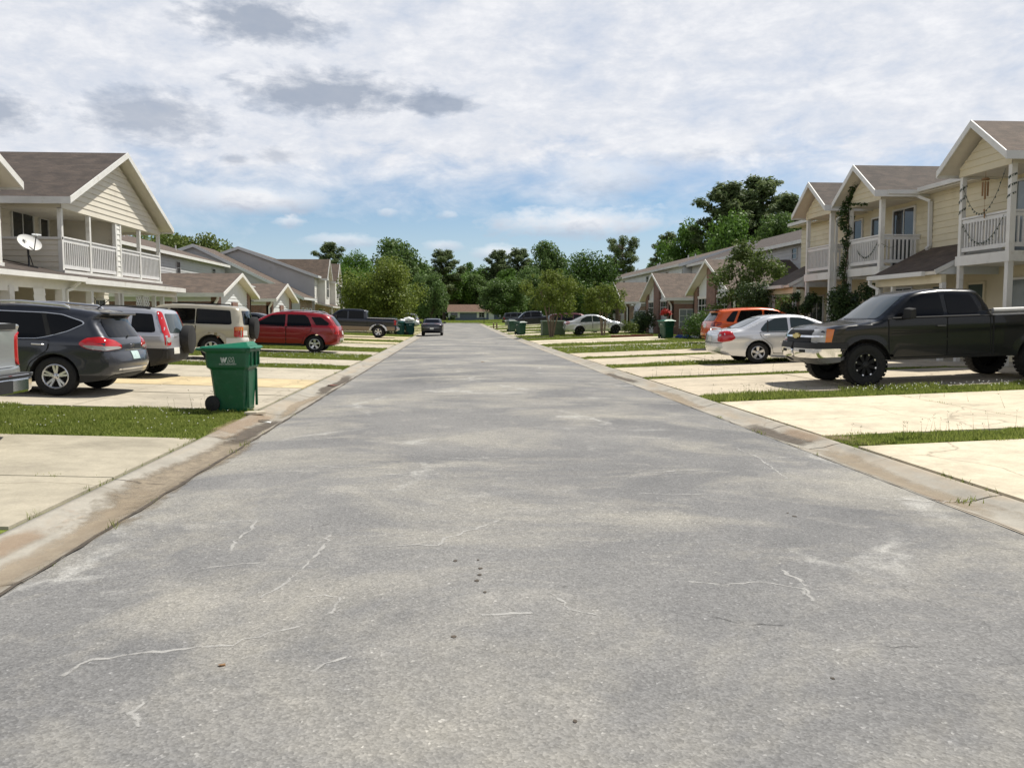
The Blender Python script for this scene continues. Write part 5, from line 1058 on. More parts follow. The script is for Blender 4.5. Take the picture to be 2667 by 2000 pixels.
def bigsuv(label,pm,X,Yc,hd,h=1.,tl='redl',g='glass',nm='parked_suv',cat='suv'):
    pr=[(-.70,.34),(-.90,.42),(-.94,.66),(-.90,1.04),(-.82,1.2),(-.66,1.62),(-.5,1.72),(.3,1.78),(1.3,1.78),(1.9,1.68),(2.65,1.18),(3.4,1.05),(3.72,.9),(3.8,.6),(3.7,.34)]
    pr=[(x,z*h) for x,z in pr]; c=Car(nm,label,cat,CARG,pr,2.9,.36,1.88,pm,.30,.43,1.08*h,.24,.11,clad=.40,r=.09)
    for w in ([(2.4,1.14),(1.75,1.58),(1.22,1.64),(1.22,1.12)],[(1.12,1.12),(1.12,1.65),(.3,1.65),(.2,1.12)],[(.1,1.12),(.18,1.64),(-.45,1.58),(-.6,1.2),(-.52,1.12)]): c.side('side_window',[(x,z*h) for x,z in w],g,rnd=1)
    c.rear('rear_window',[(-.66,1.14*h),(.66,1.14*h),(.58,1.6*h),(-.58,1.6*h)],g); c.front('windscreen',[(-.72,1.22*h),(.72,1.22*h),(.6,1.62*h),(-.6,1.62*h)],g)
    c.corner('taillight',[(-.72,.92,1.1*h),(-.90,.78,1.1*h),(-.92,.68,1.1*h),(-.93,.68,.78*h),(-.9,.78,.78*h),(-.74,.92,.78*h)],tl,-1,.012,rnd=0); c.corner('headlight',[(3.3,.88,.98),(3.7,.6,.92),(3.72,.55,.78),(3.45,.88,.8)],'clearl',1,.01,rnd=0)
    c.door([(2.45,.44),(2.45,1.07*h),(1.19,1.07*h),(1.19,.44)],1.35,.98*h); c.door([(1.16,.44),(1.16,1.07*h),(.12,1.07*h),(.46,.66),(.5,.46)],.3,.98*h); c.plate(0,.85); c.mirror(2.2,1.12*h)
    c.wheels(.22,.22,'five',5,ns=20); c.place(X,Yc,hd); return c
P_MAR=paint('maroon_paint',(.075,.006,.010),.25,.3); P_WHT=paint('white_paint_car',(.70,.70,.69),0,.3,.2); P_GSL=paint('grey_silver_paint',(.30,.31,.33),.5,.3,.2)
bigsuv('maroon SUV behind the silver sedan with black wheels',P_MAR,8.5,70.,0,.92)
bigsuv('white van partly hidden behind the olive tree and teal bins',P_WHT,-7.2,84,180,1.05,nm='parked_van',cat='van'); bigsuv('grey silver SUV with a red lamp beyond the white rubbish bags',P_GSL,-4.9,97,180,.98)
bigsuv('dark navy SUV with a red lamp parked near the blue bungalow',P_DK2,8.4,131,0,.95)
c=pickup('dark navy pickup truck behind the two green bins','x' and f15,3.53,.40,2.0,P_DK,.11,0,0,0,[[(3.05,1.28),(2.68,1.72),(2.45,1.77),(2.1,1.78),(2.1,1.26)],[(2.0,1.26),(2.0,1.78),(1.02,1.77),(.98,1.26)]],0,zc=.45,Ra=.47,belt=1.22,th=.22,r=.07,kf=.08,kr=.02,clad=.0)
c.front('windscreen',[(-.76,1.27),(.76,1.27),(.64,1.76),(-.64,1.76)],'glassl'); c.mirror(2.86,1.24,MT['black'],(.14,.24,.22)); c.corner('headlight',[(4.3,.9,1.05),(4.46,.7,1.05),(4.46,.7,.88),(4.32,.9,.88)],'clearl',1,.012,rnd=0); c.corner('taillight',[(-1.06,.98,1.22),(-1.17,.85,1.22),(-1.17,.85,.90),(-1.06,.98,.90)],'redl',-1,.014,rnd=0); c.box('bumper','chrome',(4.40,4.56,-.9,.9,.55,.75),bev=.03); c.wheels(.235,.26,'five',5,ns=20); c.place(10.5,95.,180)
# silver pickup at the left edge
P_SP=paint('pale_silver_paint',(.36,.37,.37),.5,.33,.3)
sp=[(-1.16,.62),(-1.20,.70),(-1.20,.82),(-1.17,.86),(-1.16,1.27),(-1.19,1.34),(-1.12,1.35),(.98,1.35),(1.03,1.40),(1.22,1.78),(1.36,1.86),(2.0,1.885),(2.48,1.85),(2.72,1.76),(3.30,1.29),(3.44,1.25),(4.2,1.19),(4.46,1.13),(4.56,.9),(4.6,.56),(4.44,.44)]
c=pickup('silver pickup truck at the left edge showing its tailgate corner and bumper',sp,3.645,.40,1.98,P_SP,.06,0,0,0,wins,0,zc=.48,Ra=.47,belt=1.32,th=.30,r=.05,kf=.10,kr=.02,tr=.3,clad=.0,bul=(.02,.03))
c.rear('tailgate',[(-.80,.84),(.80,.84),(.80,1.26),(-.80,1.26)],P_SP,.014,rnd=1); c.rear('tailgate_cap',[(-.82,1.285),(.82,1.285),(.82,1.34),(-.82,1.34)],'plastic',.02,rnd=0)
c.corner('taillight',[(-1.05,.99,1.26),(-1.15,.95,1.26),(-1.18,.86,1.20),(-1.18,.85,.86),(-1.12,.97,.84),(-1.03,.99,1.0)],'redl',-1,.018,rnd=1)
b=MB(); b.prism([(-1.40,-.70),(-1.40,.70),(-1.30,.99),(-1.0,1.0),(-1.0,-1.0),(-1.30,-.99)],'z',.56,.74); b.prism([(-1.42,-.72),(-1.42,.72),(-1.31,1.0),(-1.0,1.005),(-1.0,-1.005),(-1.31,-1.0)],'z',.74,.77,1)
b.build('bumper',[MT['chrome'],MT['plastic']],c.root,bev=.03)
bp=MB(); bp.box(-1.432,-1.402,-.28,.28,.58,.72); bp.build('bumper_recess',MT['plastic'],c.root); c.plate(0,.95) if False else None
c.rear('rear_window',[(-.6,1.42),(.6,1.42),(.56,1.72),(-.56,1.72)],'glass'); c.front('windscreen',[(-.76,1.33),(.76,1.33),(.64,1.77),(-.64,1.77)],'glass'); c.wheels(.235,.26,'five',5); c.mirror(2.86,1.28,MT['black'],(.14,.24,.22)); c.place(-6.42,9.72,180)
# ---------------------------------------------------------------- vegetation
def fastmesh(name,V,F,m,parent=None,k=4):
    me=bpy.data.meshes.new(name); V=np.asarray(V,np.float32).reshape(-1,3); F=np.asarray(F,np.int32).reshape(-1,k)
    me.vertices.add(len(V)); me.vertices.foreach_set('co',V.ravel()); me.loops.add(F.size); me.loops.foreach_set('vertex_index',F.ravel())
    me.polygons.add(len(F)); me.polygons.foreach_set('loop_start',np.arange(0,F.size,k,dtype=np.int32)); me.update(calc_edges=True); me.validate()
    return meshobj(name,me,m,parent)
def leafquads(C,n,size,rng,asp=.5,shell=.5,up=.3,flat=1.):
    C=np.asarray(C,float); w=C[:,3]**2; w/=w.sum(); i=rng.choice(len(C),n,p=w)
    d=rng.normal(size=(n,3)); d/=np.linalg.norm(d,axis=1)[:,None]; r=C[i,3]*rng.random(n)**shell
    dd=d.copy(); dd[:,2]*=flat; P=C[i,:3]+dd*r[:,None]
    N=d*.7+rng.normal(size=(n,3))*.6; N[:,2]+=up; N/=np.linalg.norm(N,axis=1)[:,None]
    T=np.cross(N,rng.normal(size=(n,3))); T/=np.linalg.norm(T,axis=1)[:,None]; B=np.cross(N,T)
    L=(size*(.6+.8*rng.random(n)))[:,None]; W=L*asp
    V=np.stack([P-T*L*.5,P+B*W*.5+T*L*.05,P+T*L*.5,P-B*W*.5+T*L*.05],1)
    return V.reshape(-1,3),np.arange(4*n).reshape(-1,4)
def tree_broad(seed,m,H,Wd,base,n,size,nc=34,trunk='bark',tr=.25,lop=.25,asp=.6,top=1.):
    rng=np.random.default_rng(seed); root=empty('broadleaf_tree'); C=[]
    cz=(H+base)/2; hz=(H-base)/2; ox,oy=0,0
    for k in range(nc):
        d=rng.normal(size=3); d/=np.linalg.norm(d); q=.45+.5*rng.random()
        r=Wd/2*(.20+.20*rng.random()); z=cz+d[2]*hz*q
        s=1-lop*max(0,(z-cz)/hz)*top
        C.append((d[0]*Wd/2*q*s,d[1]*Wd/2*q*s,min(z,H-r*.8),r))
    C.append((0,0,cz,Wd*.27))
    b=MB(); fork=base+.12*(H-base)
    b.tube([(0,0,-.2),(.05,.02,base*.5),(0,0,fork)],[tr*1.25,tr,tr*.85],9)
    for k in range(0,nc,2):
        x,y,z,r=C[k]; p=Vector((x,y,z)); f=Vector((0,0,fork-.2)); b.tube([f,f.lerp(p,.5)+Vector((0,0,.06*H)),p],[tr*.45,tr*.26,tr*.08],6)
    b.build('trunk',MT[trunk],root,smooth=True)
    V,F=leafquads(C,n,size,rng,asp,.42); fastmesh('crown',V,F,MT[m],root); return root
def tree_pine(seed,H,Wd,base,n,size,flat=False,lean=0.):
    rng=np.random.default_rng(seed); root=empty('pine_tree'); C=[]; b=MB(); tr=H*.016
    ax=lambda z:Vector((lean*(z/H)**2*H+.02*H*math.sin(z*.3+seed),.015*H*math.cos(z*.23+seed),z))
    zs=np.linspace(0,H*.95,9); b.tube([ax(z)-Vector((0,0,.2)) for z in zs],[tr*(1.15-.95*z/H) for z in zs],8)
    nl=46
    for k in range(nl):
        t=k/(nl-1); z=base+(H*.97-base)*t; a=k*2.4+rng.random()*1.2
        prof=(math.sin(math.pi*(.12+.80*t)))**.7 if not flat else (.30+.75*t if t<.75 else 1.0-1.6*(t-.75))
        L=Wd/2*prof*(.50+.5*rng.random()); p0=ax(z*.92); p1=ax(z)+Vector((math.cos(a)*L,math.sin(a)*L,.04*H*rng.random()))
        if k%2==0 or flat: b.tube([p0,p0.lerp(p1,.55)+Vector((0,0,-.03*L)),p1],[tr*.32,tr*.2,tr*.07],5)
        r=Wd*(.075+.055*rng.random()); p1.z=min(p1.z,H-r*.6); C.append((*p1,r))
        for q_ in ((.66,.95),(.36,.8)) if not flat else ((.75,.7),):
            q=p0.lerp(p1,q_[0]); C.append((q.x+rng.normal()*Wd*.04,q.y+rng.normal()*Wd*.04,min(q.z+rng.normal()*Wd*.03,H-r),r*q_[1]))
    b.build('trunk',MT['bark'],root,smooth=True)
    V,F=leafquads(C,n,size,rng,.36,.5,1.0,.7); fastmesh('crown',V,F,MT['pine'],root); return root
def tree_vase(seed,m,H,Wd,n,size,stems=6,low=.3,trunk='barkl',nc=46,sr=.05):
    rng=np.random.default_rng(seed); root=empty('crape_myrtle'); C=[]; b=MB()
    for k in range(stems):
        a=2*math.pi*k/stems+rng.random()*.5; l=.35+.5*rng.random(); t=Vector((math.cos(a)*Wd*.28*l,math.sin(a)*Wd*.28*l,H*(.55+.2*rng.random())))
        p=Vector((math.cos(a)*.10,math.sin(a)*.10,-.1)); b.tube([p,p.lerp(t,.4)-Vector((t.x,t.y,0))*.12,t,t+Vector((t.x*.3,t.y*.3,H*.15))],[sr,sr*.8,sr*.55,sr*.2],6)
    for k in range(nc):
        u=rng.random(); z=H*(low+(1-low)*u**.8); a=rng.random()*6.28; rr=Wd/2*math.sqrt(rng.random())*(.62+.55*math.sin(math.pi*min(1,.15+.8*u)))*(1.0 if u<.75 else 1.0-.65*(u-.75)/.25)*.86
        C.append((math.cos(a)*rr,math.sin(a)*rr,z-.06*H,Wd*(.07+.075*rng.random())))
    for k in range(14):  # loose shoots
        a=rng.random()*6.28; rr=Wd*.36*rng.random(); C.append((math.cos(a)*rr,math.sin(a)*rr,H*(.93+.12*rng.random()),Wd*.035))
    b.build('trunk',MT[trunk],root,smooth=True); V,F=leafquads(C,n,size,rng,.5,.5); fastmesh('crown',V,F,MT[m],root); return root
PR={'b1':(tree_broad(1,'leaf',12,10,2.0,13000,.42,44),12,10),'b2':(tree_broad(2,'leaf',12,9,1.8,12000,.42,38),12,9),'d1':(tree_broad(3,'leafd',12,10,.8,14000,.42,48,lop=.15),12,10),'d2':(tree_broad(4,'leafd',12,9,1.6,13000,.42,42),12,9),
 'p1':(tree_pine(5,20,9,7,13000,.62),20,9),'p2':(tree_pine(6,20,8,6,12000,.62,False,.06),20,8),'p3':(tree_pine(7,20,11,10.5,11000,.55,True,.02),20,11),'w1':(tree_broad(8,'pale',11,11,1.4,12000,.40,44),11,11)}
first={}
NAMES={'b':'broadleaf_tree','d':'evergreen_tree','p':'pine_tree','w':'broadleaf_tree'}
def plant(k,x,y,h,w,label,rz=None,cat='tree',group='trees beyond the houses'):
    r,H0,W0=PR[k]
    o=r if k not in first else copytree(r)
    if k not in first: first[k]=1; o.name=NAMES[k[0]]
    o.location=(x,y,gz(x,y)-.05); o.scale=(w/W0,w/W0,h/H0); o.rotation_euler=(0,0,rz if rz is not None else random.uniform(0,6.28)); tag(o,label,cat,group)
# x, y, height, crown width measured on the ground plan
plant('p1',-27.1,190.0,16.9,8.2,'slender dark pine leaning at the left end of the tree line, above the white-fronted house')
plant('b1',-18.6,165.0,13.3,7.2,'mid-green broadleaf tree beside the slender left pine')
plant('d2',-11.9,185.0,17.2,12.7,'broad dark tree rising behind the olive tree')
plant('d1',-3.7,140.0,8.5,6.4,'dark low tree left of the blue bungalow')
plant('p1',-2.9,215.0,17.6,11.3,'irregular pine standing left of the bungalow roof')
plant('d1',-7.1,165.0,7.5,6.0,'dark low tree between the olive tree and the road end')
plant('b2',4.2,236.0,15.6,8.0,'small light green tree above the bungalow roof, left of two')
plant('b1',8.7,246.0,15.4,8.3,'small light green tree above the bungalow roof, right of two')
plant('p1',12.1,240.0,19.2,9.6,'short pine above the right end of the bungalow roof')
plant('p1',17.3,232.0,19.1,10.6,'tufted pine left of the big round dark crown')
plant('d2',24.1,220.0,19.6,12.1,'big round dark crown in the middle right of the tree line')
plant('d1',8.6,150.0,7.9,9.6,'dark round evergreen shading the right of the bungalow')
plant('d2',15.6,165.0,8.9,6.8,'dark evergreen right of the round evergreen beside the bungalow')
plant('b2',25.0,170.0,9.8,8.5,'green tree filling the gap below the lone umbrella pine')
plant('p3',37.4,190.0,18.3,10.2,'lone umbrella-shaped pine with bare trunk above the long roof')
plant('b2',37.6,165.0,11.2,6.8,'light green tree right of the umbrella pine')
plant('p2',37.0,150.0,15.7,6.2,'narrow dark pine left of the bright broadleaf crown')
plant('b1',37.9,140.0,16.9,9.6,'bright broadleaf crown above the long grey roof')
plant('p1',42.9,135.0,22.2,11.7,'tall dark pine, left of the twin tall pines')
plant('p1',49.8,138.0,23.7,13.5,'tall dark pine, right of the twin tall pines')
plant('p1',51.4,130.0,19.7,11.3,'dark pine right of the twin tall pines, near the yellow gable')
plant('b1',40.8,122.0,16.3,9.7,'bright green crown in front of the twin tall pines')
plant('d2',44.6,118.0,15.2,8.1,'dark broad crown right of the bright one, above the grey roof')
plant('b2',38.5,128.0,12.7,7.0,'green crown low between the bright crown and the roof')
plant('d1',33.8,135.0,10.5,6.8,'dark crown low above the roof, left of the bright crown')
plant('w1',-41.5,128.0,13.8,11.7,'pale green tree behind the garage roofs, nearest the beige house')
plant('w1',-38.9,136.0,13.8,11.8,'pale green tree above the grey roofs, second from the beige house')
plant('b1',-38.6,150.0,13.4,4.8,'small green tree between the two grey gables')
plant('w1',-43.5,120.0,12.4,8.2,'pale green tree glimpsed through the beige balcony')
plant('b2',-9.3,228.0,14.2,13.5,'green tree far behind the dark low tree left of the bungalow')
plant('d1',-4.9,236.0,13.8,12.9,'dark tree in the second row behind the left end of the bungalow')
plant('b1',13.1,250.0,15.6,14.8,'green tree in the back row between the short pine and the tufted pine')
plant('b2',24.3,240.0,15.0,14.2,'green tree in the back row right of the tufted pine')
plant('b1',33.8,200.0,11.8,11.9,'green tree in the back row left of the umbrella pine')
plant('b1',-23.9,175.0,11.1,8.8,'green tree in the back row right of the white-fronted house')
plant('b1',-0.2,225.0,13.3,11.3,'green tree rising behind the left half of the bungalow roof')
plant('d2',5.3,228.0,11.9,12.5,'dark tree directly behind the middle of the bungalow roof')
plant('b2',14.8,225.0,13.1,11.3,'green tree behind the right end of the bungalow roof')
plant('d1',18.5,205.0,12.9,10.3,'dark tree below the big round crown, left side')
plant('b1',25.0,195.0,11.5,10.7,'green tree below the big round crown, right side')
plant('d1',-12.0,150.0,8.1,10.3,'dark mass of foliage low behind the olive tree')
plant('b1',-17.9,140.0,9.2,7.0,'green tree beside the dark blue-grey house')
plant('b2',28.1,150.0,7.6,8.9,'green tree low below the umbrella pine')
plant('d2',30.0,140.0,7.8,7.0,'dark tree at the far end of the long grey roof')
plant('p1',49.1,145.0,22.0,12.6,'dark pine filling the gap between the twin tall pines')
plant('d2',43.9,105.0,13.7,5.3,'dark crown behind the farthest yellow gable')# olive tree, crape myrtles and bushes near the drives
def own(o,name,x,y,label,cat='tree',group='trees along the drives',rz=0):
    o.name=name; o.location=(x,y,gz(x,y)-.03); o.rotation_euler=(0,0,rz); tag(o,label,cat,group); return o
own(tree_broad(21,'olive',6.4,7.3,.3,20000,.21,60,'bark',.16,.10),'broadleaf_tree',-6.1,76,'bushy olive-green tree behind the two-tone pickup and teal bins')
own(tree_broad(22,'leaf',6.6,4.8,.7,11000,.23,40,'bark',.14,.2),'broadleaf_tree',-8.2,84,'fresh green tree between the white-fronted house and the olive tree')
own(tree_vase(23,'olive',4.55,4.4,9500,.15,7,.47),'crape_myrtle',6.95,61.2,'multi-stemmed olive crape myrtle in front of the green utility box')
own(tree_vase(24,'olive',3.55,3.3,6000,.14,5,.56,sr=.04),'crape_myrtle',10.5,60.3,'small slim crape myrtle in front of the silver sedan door')
own(tree_broad(25,'bushl',7.6,7.0,.8,16000,.23,52,'bark',.16,.25),'broadleaf_tree',13.0,82,'rounded bright green tree behind the crape myrtles')
own(tree_vase(26,'olive2',4.7,3.6,11000,.14,6,.14,'bark',70),'crape_myrtle',14.0,40.2,'dark olive crape myrtle between the brick gable and the yellow house')
def bush(name,x,y,w,h,m,n,size,seed,label,cat='shrub',group='shrubs beside the houses',dy=None):
    rng=np.random.default_rng(seed); r=empty(name); dy=dy or w; C=[]
    for k in range(14):
        a=rng.random()*6.28; q=math.sqrt(rng.random())*.38; rr=min(w,h,dy)*(.22+.13*rng.random()); C.append((math.cos(a)*w*q,math.sin(a)*dy*q,max(rr*.7,h*(.25+.65*rng.random())-rr*.4),rr))
    b=MB()
    for k in range(6): b.tube([(0,0,-.1),(C[k][0]*.5,C[k][1]*.5,C[k][2]*.6),C[k][:3]],[.025,.018,.008],5)
    b.build('stem',MT['bark'],r); V,F=leafquads(C,n,size,rng,.55,.5); V[:,2]=np.maximum(V[:,2],.0); fastmesh('foliage',V,F,MT[m],r)
    r.location=(x,y,gz(x,y)-.02); tag(r,label,cat,group); return r
bush('shrub',14.1,64,2.6,1.9,'ivy',3000,.13,31,'dark green bush between the teal bin and the green bin on the right')
bush('shrub',12.9,62.5,1.3,1.1,'pale',1200,.12,32,'small yellowish bush in front of the teal bin')
bush('shrub',14.0,47.2,3.0,1.7,'bushl',4200,.11,33,'bright green bush beside the orange crossover, next to the green bin'); bush('shrub',15.4,49.0,1.8,2.0,'bushl',2400,.11,34,'taller leafy bush under the white blind window of the brick house')
bush('shrub',13.2,37.0,1.9,2.9,'ivy',7000,.11,35,'dark climbing shrub at the porch end behind the orange crossover'); bush('shrub',13.8,34.4,1.9,2.1,'ivy',6000,.10,36,'dark shrub below the farthest yellow balcony',dy=1.2)
bush('shrub',13.75,33.0,1.3,2.4,'ivy',5000,.10,37,'upright dark shrub between the two far balcony posts',dy=.8)
bush('shrub',13.75,29.3,1.5,2.6,'ivy',9000,.10,38,'dense dark ivy bush under the middle yellow balcony',dy=2.7)
bush('hedge',-5.2,71.2,1.5,1.75,'ivy',3200,.11,39,'dark hedge beside the two teal bins',dy=1.6)
bush('shrub',-10.4,41.2,1.2,1.9,'bushl',1600,.12,40,'light green bush by the garage front behind the beige SUV')
bush('shrub',-.4,206.6,1.8,1.4,'ivy',700,.25,41,'round bush under the left window of the blue bungalow')
# climbing vine on the balcony post
def vine():
    rng=np.random.default_rng(44); r=empty('climbing_vine'); b=MB(); pts=[(0,0,0),(.05,.04,1.2),(-.06,.05,2.6),(.05,-.05,4.0),(0,.03,5.3),(.05,-.3,6.05)]
    b.tube(pts,[.035,.03,.025,.02,.015,.008],6); b.tube([(.1,.2,0),(-.04,.1,1.5),(.05,-.02,3.2),(-.04,.05,4.6)],[.03,.025,.018,.01],6); b.build('stem',MT['bark'],r)
    C=[]
    for z in np.arange(1.6,5.5,.16): C.append((rng.normal()*.06-.06,rng.normal()*.10-.1*(z>4.8),z,.09+.09*rng.random()+(.06 if 4.3<z<5.2 else 0)))
    for i in range(12): C.append((-.05+rng.normal()*.04,-.1-.10*i*.5,5.35+.075*i,.10))
    for i in range(9): C.append((-.02,-.15-.16*i,5.25-.02*i,.06))
    V,F=leafquads(C,2600,.085,rng,.6,.55); fastmesh('foliage',V,F,MT['ivy'],r); r.location=(13.97,29.95,.25)
    tag(r,'leafy vine climbing the post of the middle yellow balcony','vine','shrubs beside the houses')
vine()
# low woodland closing the view
def woods():
    rng=np.random.default_rng(55); C=[]
    for i in range(640):
        x=rng.normal()*70; y=rng.uniform(232,300)+abs(x)*-.25; 
        if abs(x)>70: y=rng.uniform(150,230)
        r=rng.uniform(2.2,4.2); C.append((x,y,gz(x,y)+rng.uniform(1,9.5),r))
    V,F=leafquads(C,70000,1.1,rng,.6,.45); o=fastmesh('woods',V,F,MT['leafd']); tag(o,'dark wood of undergrowth closing the view behind the bungalow and trees','wood',None,'stuff')
woods()
# grass strips between the drives
GV=[];
def blades(x0,x1,y0,y1,den,h,seed=0,wd=None):
    rng=np.random.default_rng(int(abs(x0*31+y0*17))+seed); n=int(abs(x1-x0)*abs(y1-y0)*den*1.25); h*=.68
    if n<1:return
    x=rng.uniform(x0,x1,n); y=rng.uniform(y0,y1,n)
    e=.09*np.sin(x*2.1+y0)+.06*np.sin(x*5.3+2*y0)+.05*np.sin(x*13.+y0); y=y+e*np.clip((np.abs(y-(y0+y1)/2)/(abs(y1-y0)/2)),0,1)
    z=np.array([gz(a,b) for a,b in zip(x,y)])-.012
    cl=.65+.7*(.5+.5*np.sin(x*1.7+1.3*np.sin(y*2.1))*np.cos(y*1.9+x*.6))
    bare=np.sin(x*3.1+y*1.3)*np.sin(y*4.3-x*1.1)+.5*np.sin(x*7.7)*np.cos(y*6.1); hh=h*(.45+.75*rng.random(n))*cl*np.where(bare>.55,.35,1.); a=rng.uniform(0,6.28,n); ln=rng.uniform(.1,.75,n)*hh; w=(wd or (.006+.00032*max(0,y0)))*(.7+.6*rng.random(n)); b=rng.uniform(0,6.28,n)
    P=np.stack([x,y,z],1); S=np.stack([np.cos(a)*w,np.sin(a)*w,0*w],1); T=P+np.stack([np.cos(b)*ln,np.sin(b)*ln,hh],1)
    GV.append(np.stack([P-S,P+S,T],1).reshape(-1,3))
def flush(name,m,label,cat):
    V=np.concatenate(GV); GV.clear(); o=fastmesh(name,V,np.arange(len(V)).reshape(-1,3),MT[m],None,3); tag(o,label,cat,None,'stuff')
blades(-8.2,-3.22,10.86,14.05,2600,.075); blades(-4.3,-3.2,5.55,6.24,2200,.06); blades(-4.0,-3.2,13.6,14.3,900,.12,5)
blades(-9.5,-3.22,24.82,26.68,900,.09); blades(-11,-3.22,30.02,33.98,560,.10); blades(-11,-3.22,36.95,41.65,420,.10); blades(-11,-3.22,46.62,47.66,420,.10); blades(-11,-3.22,50.9,54.9,260,.10); blades(-11,-3.22,64.1,72.3,150,.10); blades(-11,-3.22,75.6,76.9,150,.10); blades(-11,-3.3,86,90,70,.11); blades(-11,-3.3,94,99,60,.11); blades(-11,-3.3,103,109,50,.11)
blades(4.67,9.3,9.66,10.47,2500,.085); blades(4.67,12.5,14.9,16.1,1900,.10); blades(4.67,12.5,20.5,21.05,1100,.08); blades(4.67,12.5,25.1,26.45,1000,.13); blades(4.67,12.5,30.5,31.65,700,.09); blades(4.67,14.5,35.05,40.95,430,.14); blades(4.67,14.5,42.65,46.55,330,.12); blades(12.05,15.2,46,50,260,.10); blades(4.67,15,53.7,59.3,210,.11); blades(4.67,15,60.7,67.4,150,.11); blades(4.67,15,73.7,77.9,110,.11); blades(4.67,15,82.1,89.9,70,.12); blades(4.67,15,94.1,103.9,50,.12); blades(4.67,15,108.2,115.8,40,.12); blades(-30,40,158,204,12,.16)
blades(4.67,6.5,14.85,16.0,500,.16,3); blades(7.5,9.4,16.0,16.25,1500,.17,4)
# tufts in the joints
rng=np.random.default_rng(3)
for (xa,ya,xb,yb,k) in ((-3.21,6.2,-3.21,10.9,13),(-3.21,14,-3.21,25,10),(-2.53,3.2,-2.53,14,9),(4.66,5.5,4.66,9.7,12),(4.66,10.5,4.66,15,9),(4.66,16,4.66,25,8),(4.06,5.,4.06,14,7),(-8,8.22,-3.2,8.22,12),(7.9,11,7.9,14.8,10),(4.1,6.9,4.7,6.9,6)):
    for i in range(k):
        t=rng.random(); x=xa+(xb-xa)*t; y=ya+(yb-ya)*t; s=.02+.05*rng.random(); blades(x-s,x+s,y-s*2,y+s*2,26/(8*s*s)*.35,.05+.06*rng.random(),int(i+abs(x)*100+y*7),.005)
flush('grass','blade','short green grass of the strips between the concrete drives','grass')
W_=[]
def weeds(x0,x1,y0,y1,n,h,seed):
    rng=np.random.default_rng(seed)
    for i in range(int(n*.7)):
        x,y=rng.uniform(x0,x1),rng.uniform(y0,y1); z=gz(x,y); hh=h*(.5+.7*rng.random()); a=rng.uniform(0,6.28); l=hh*rng.uniform(.05,.4); T=np.array([x+math.cos(a)*l,y+math.sin(a)*l,z+hh]); P=np.array([x,y,z]); s=np.array([.0035,0,0])
        GV.append(np.array([P-s,P+s,T])); 
        for k in range(5):
            d=rng.normal(size=3)*.010; e=rng.normal(size=3)*.008; GV.append(np.array([T+d,T+d+e+[0,0,.012],T+d-e*.6+[.007,0,0]]))
weeds(4.7,7.6,9.8,10.4,34,.24,1); weeds(4.7,7.5,14.95,16.0,40,.24,2); weeds(7,12,15.2,16.05,36,.18,3); weeds(-4.6,-3.9,13.6,14.2,10,.26,4); weeds(4.8,8,20.5,21.,24,.25,5); weeds(6.5,10,25.2,26.4,40,.25,6); weeds(7.5,9,10.9,14.6,8,.2,7); weeds(-8,-3.3,25,26.5,16,.2,8)
flush('weeds','weed','thin weed stalks with seed heads standing in the grass strips','weeds')
def clover(x0,x1,y0,y1,n,seed):
    rng=np.random.default_rng(seed); x=rng.uniform(x0,x1,n); y=rng.uniform(y0,y1,n)
    for a,b in zip(x,y):
        z=gz(a,b)+rng.uniform(.05,.10); s=.006+.0003*b
        GV.append(np.array([[a-s,b,z],[a+s,b,z],[a,b+s,z+s*1.2]])); GV.append(np.array([[a,b-s,z],[a,b+s,z],[a+s,b,z+s*1.2]]))
clover(-7.5,-3.3,10.95,14.,70,1); clover(7.5,12,15.3,16.1,110,2); clover(4.8,13,25.2,26.4,70,3); clover(4.8,13,35.2,40.8,260,4); clover(-9,-3.4,24.9,26.6,90,5); clover(-9,-3.4,30.2,33.8,120,6)
flush('clover','whitefl','small white clover flowers dotted through the grass strips','clover')
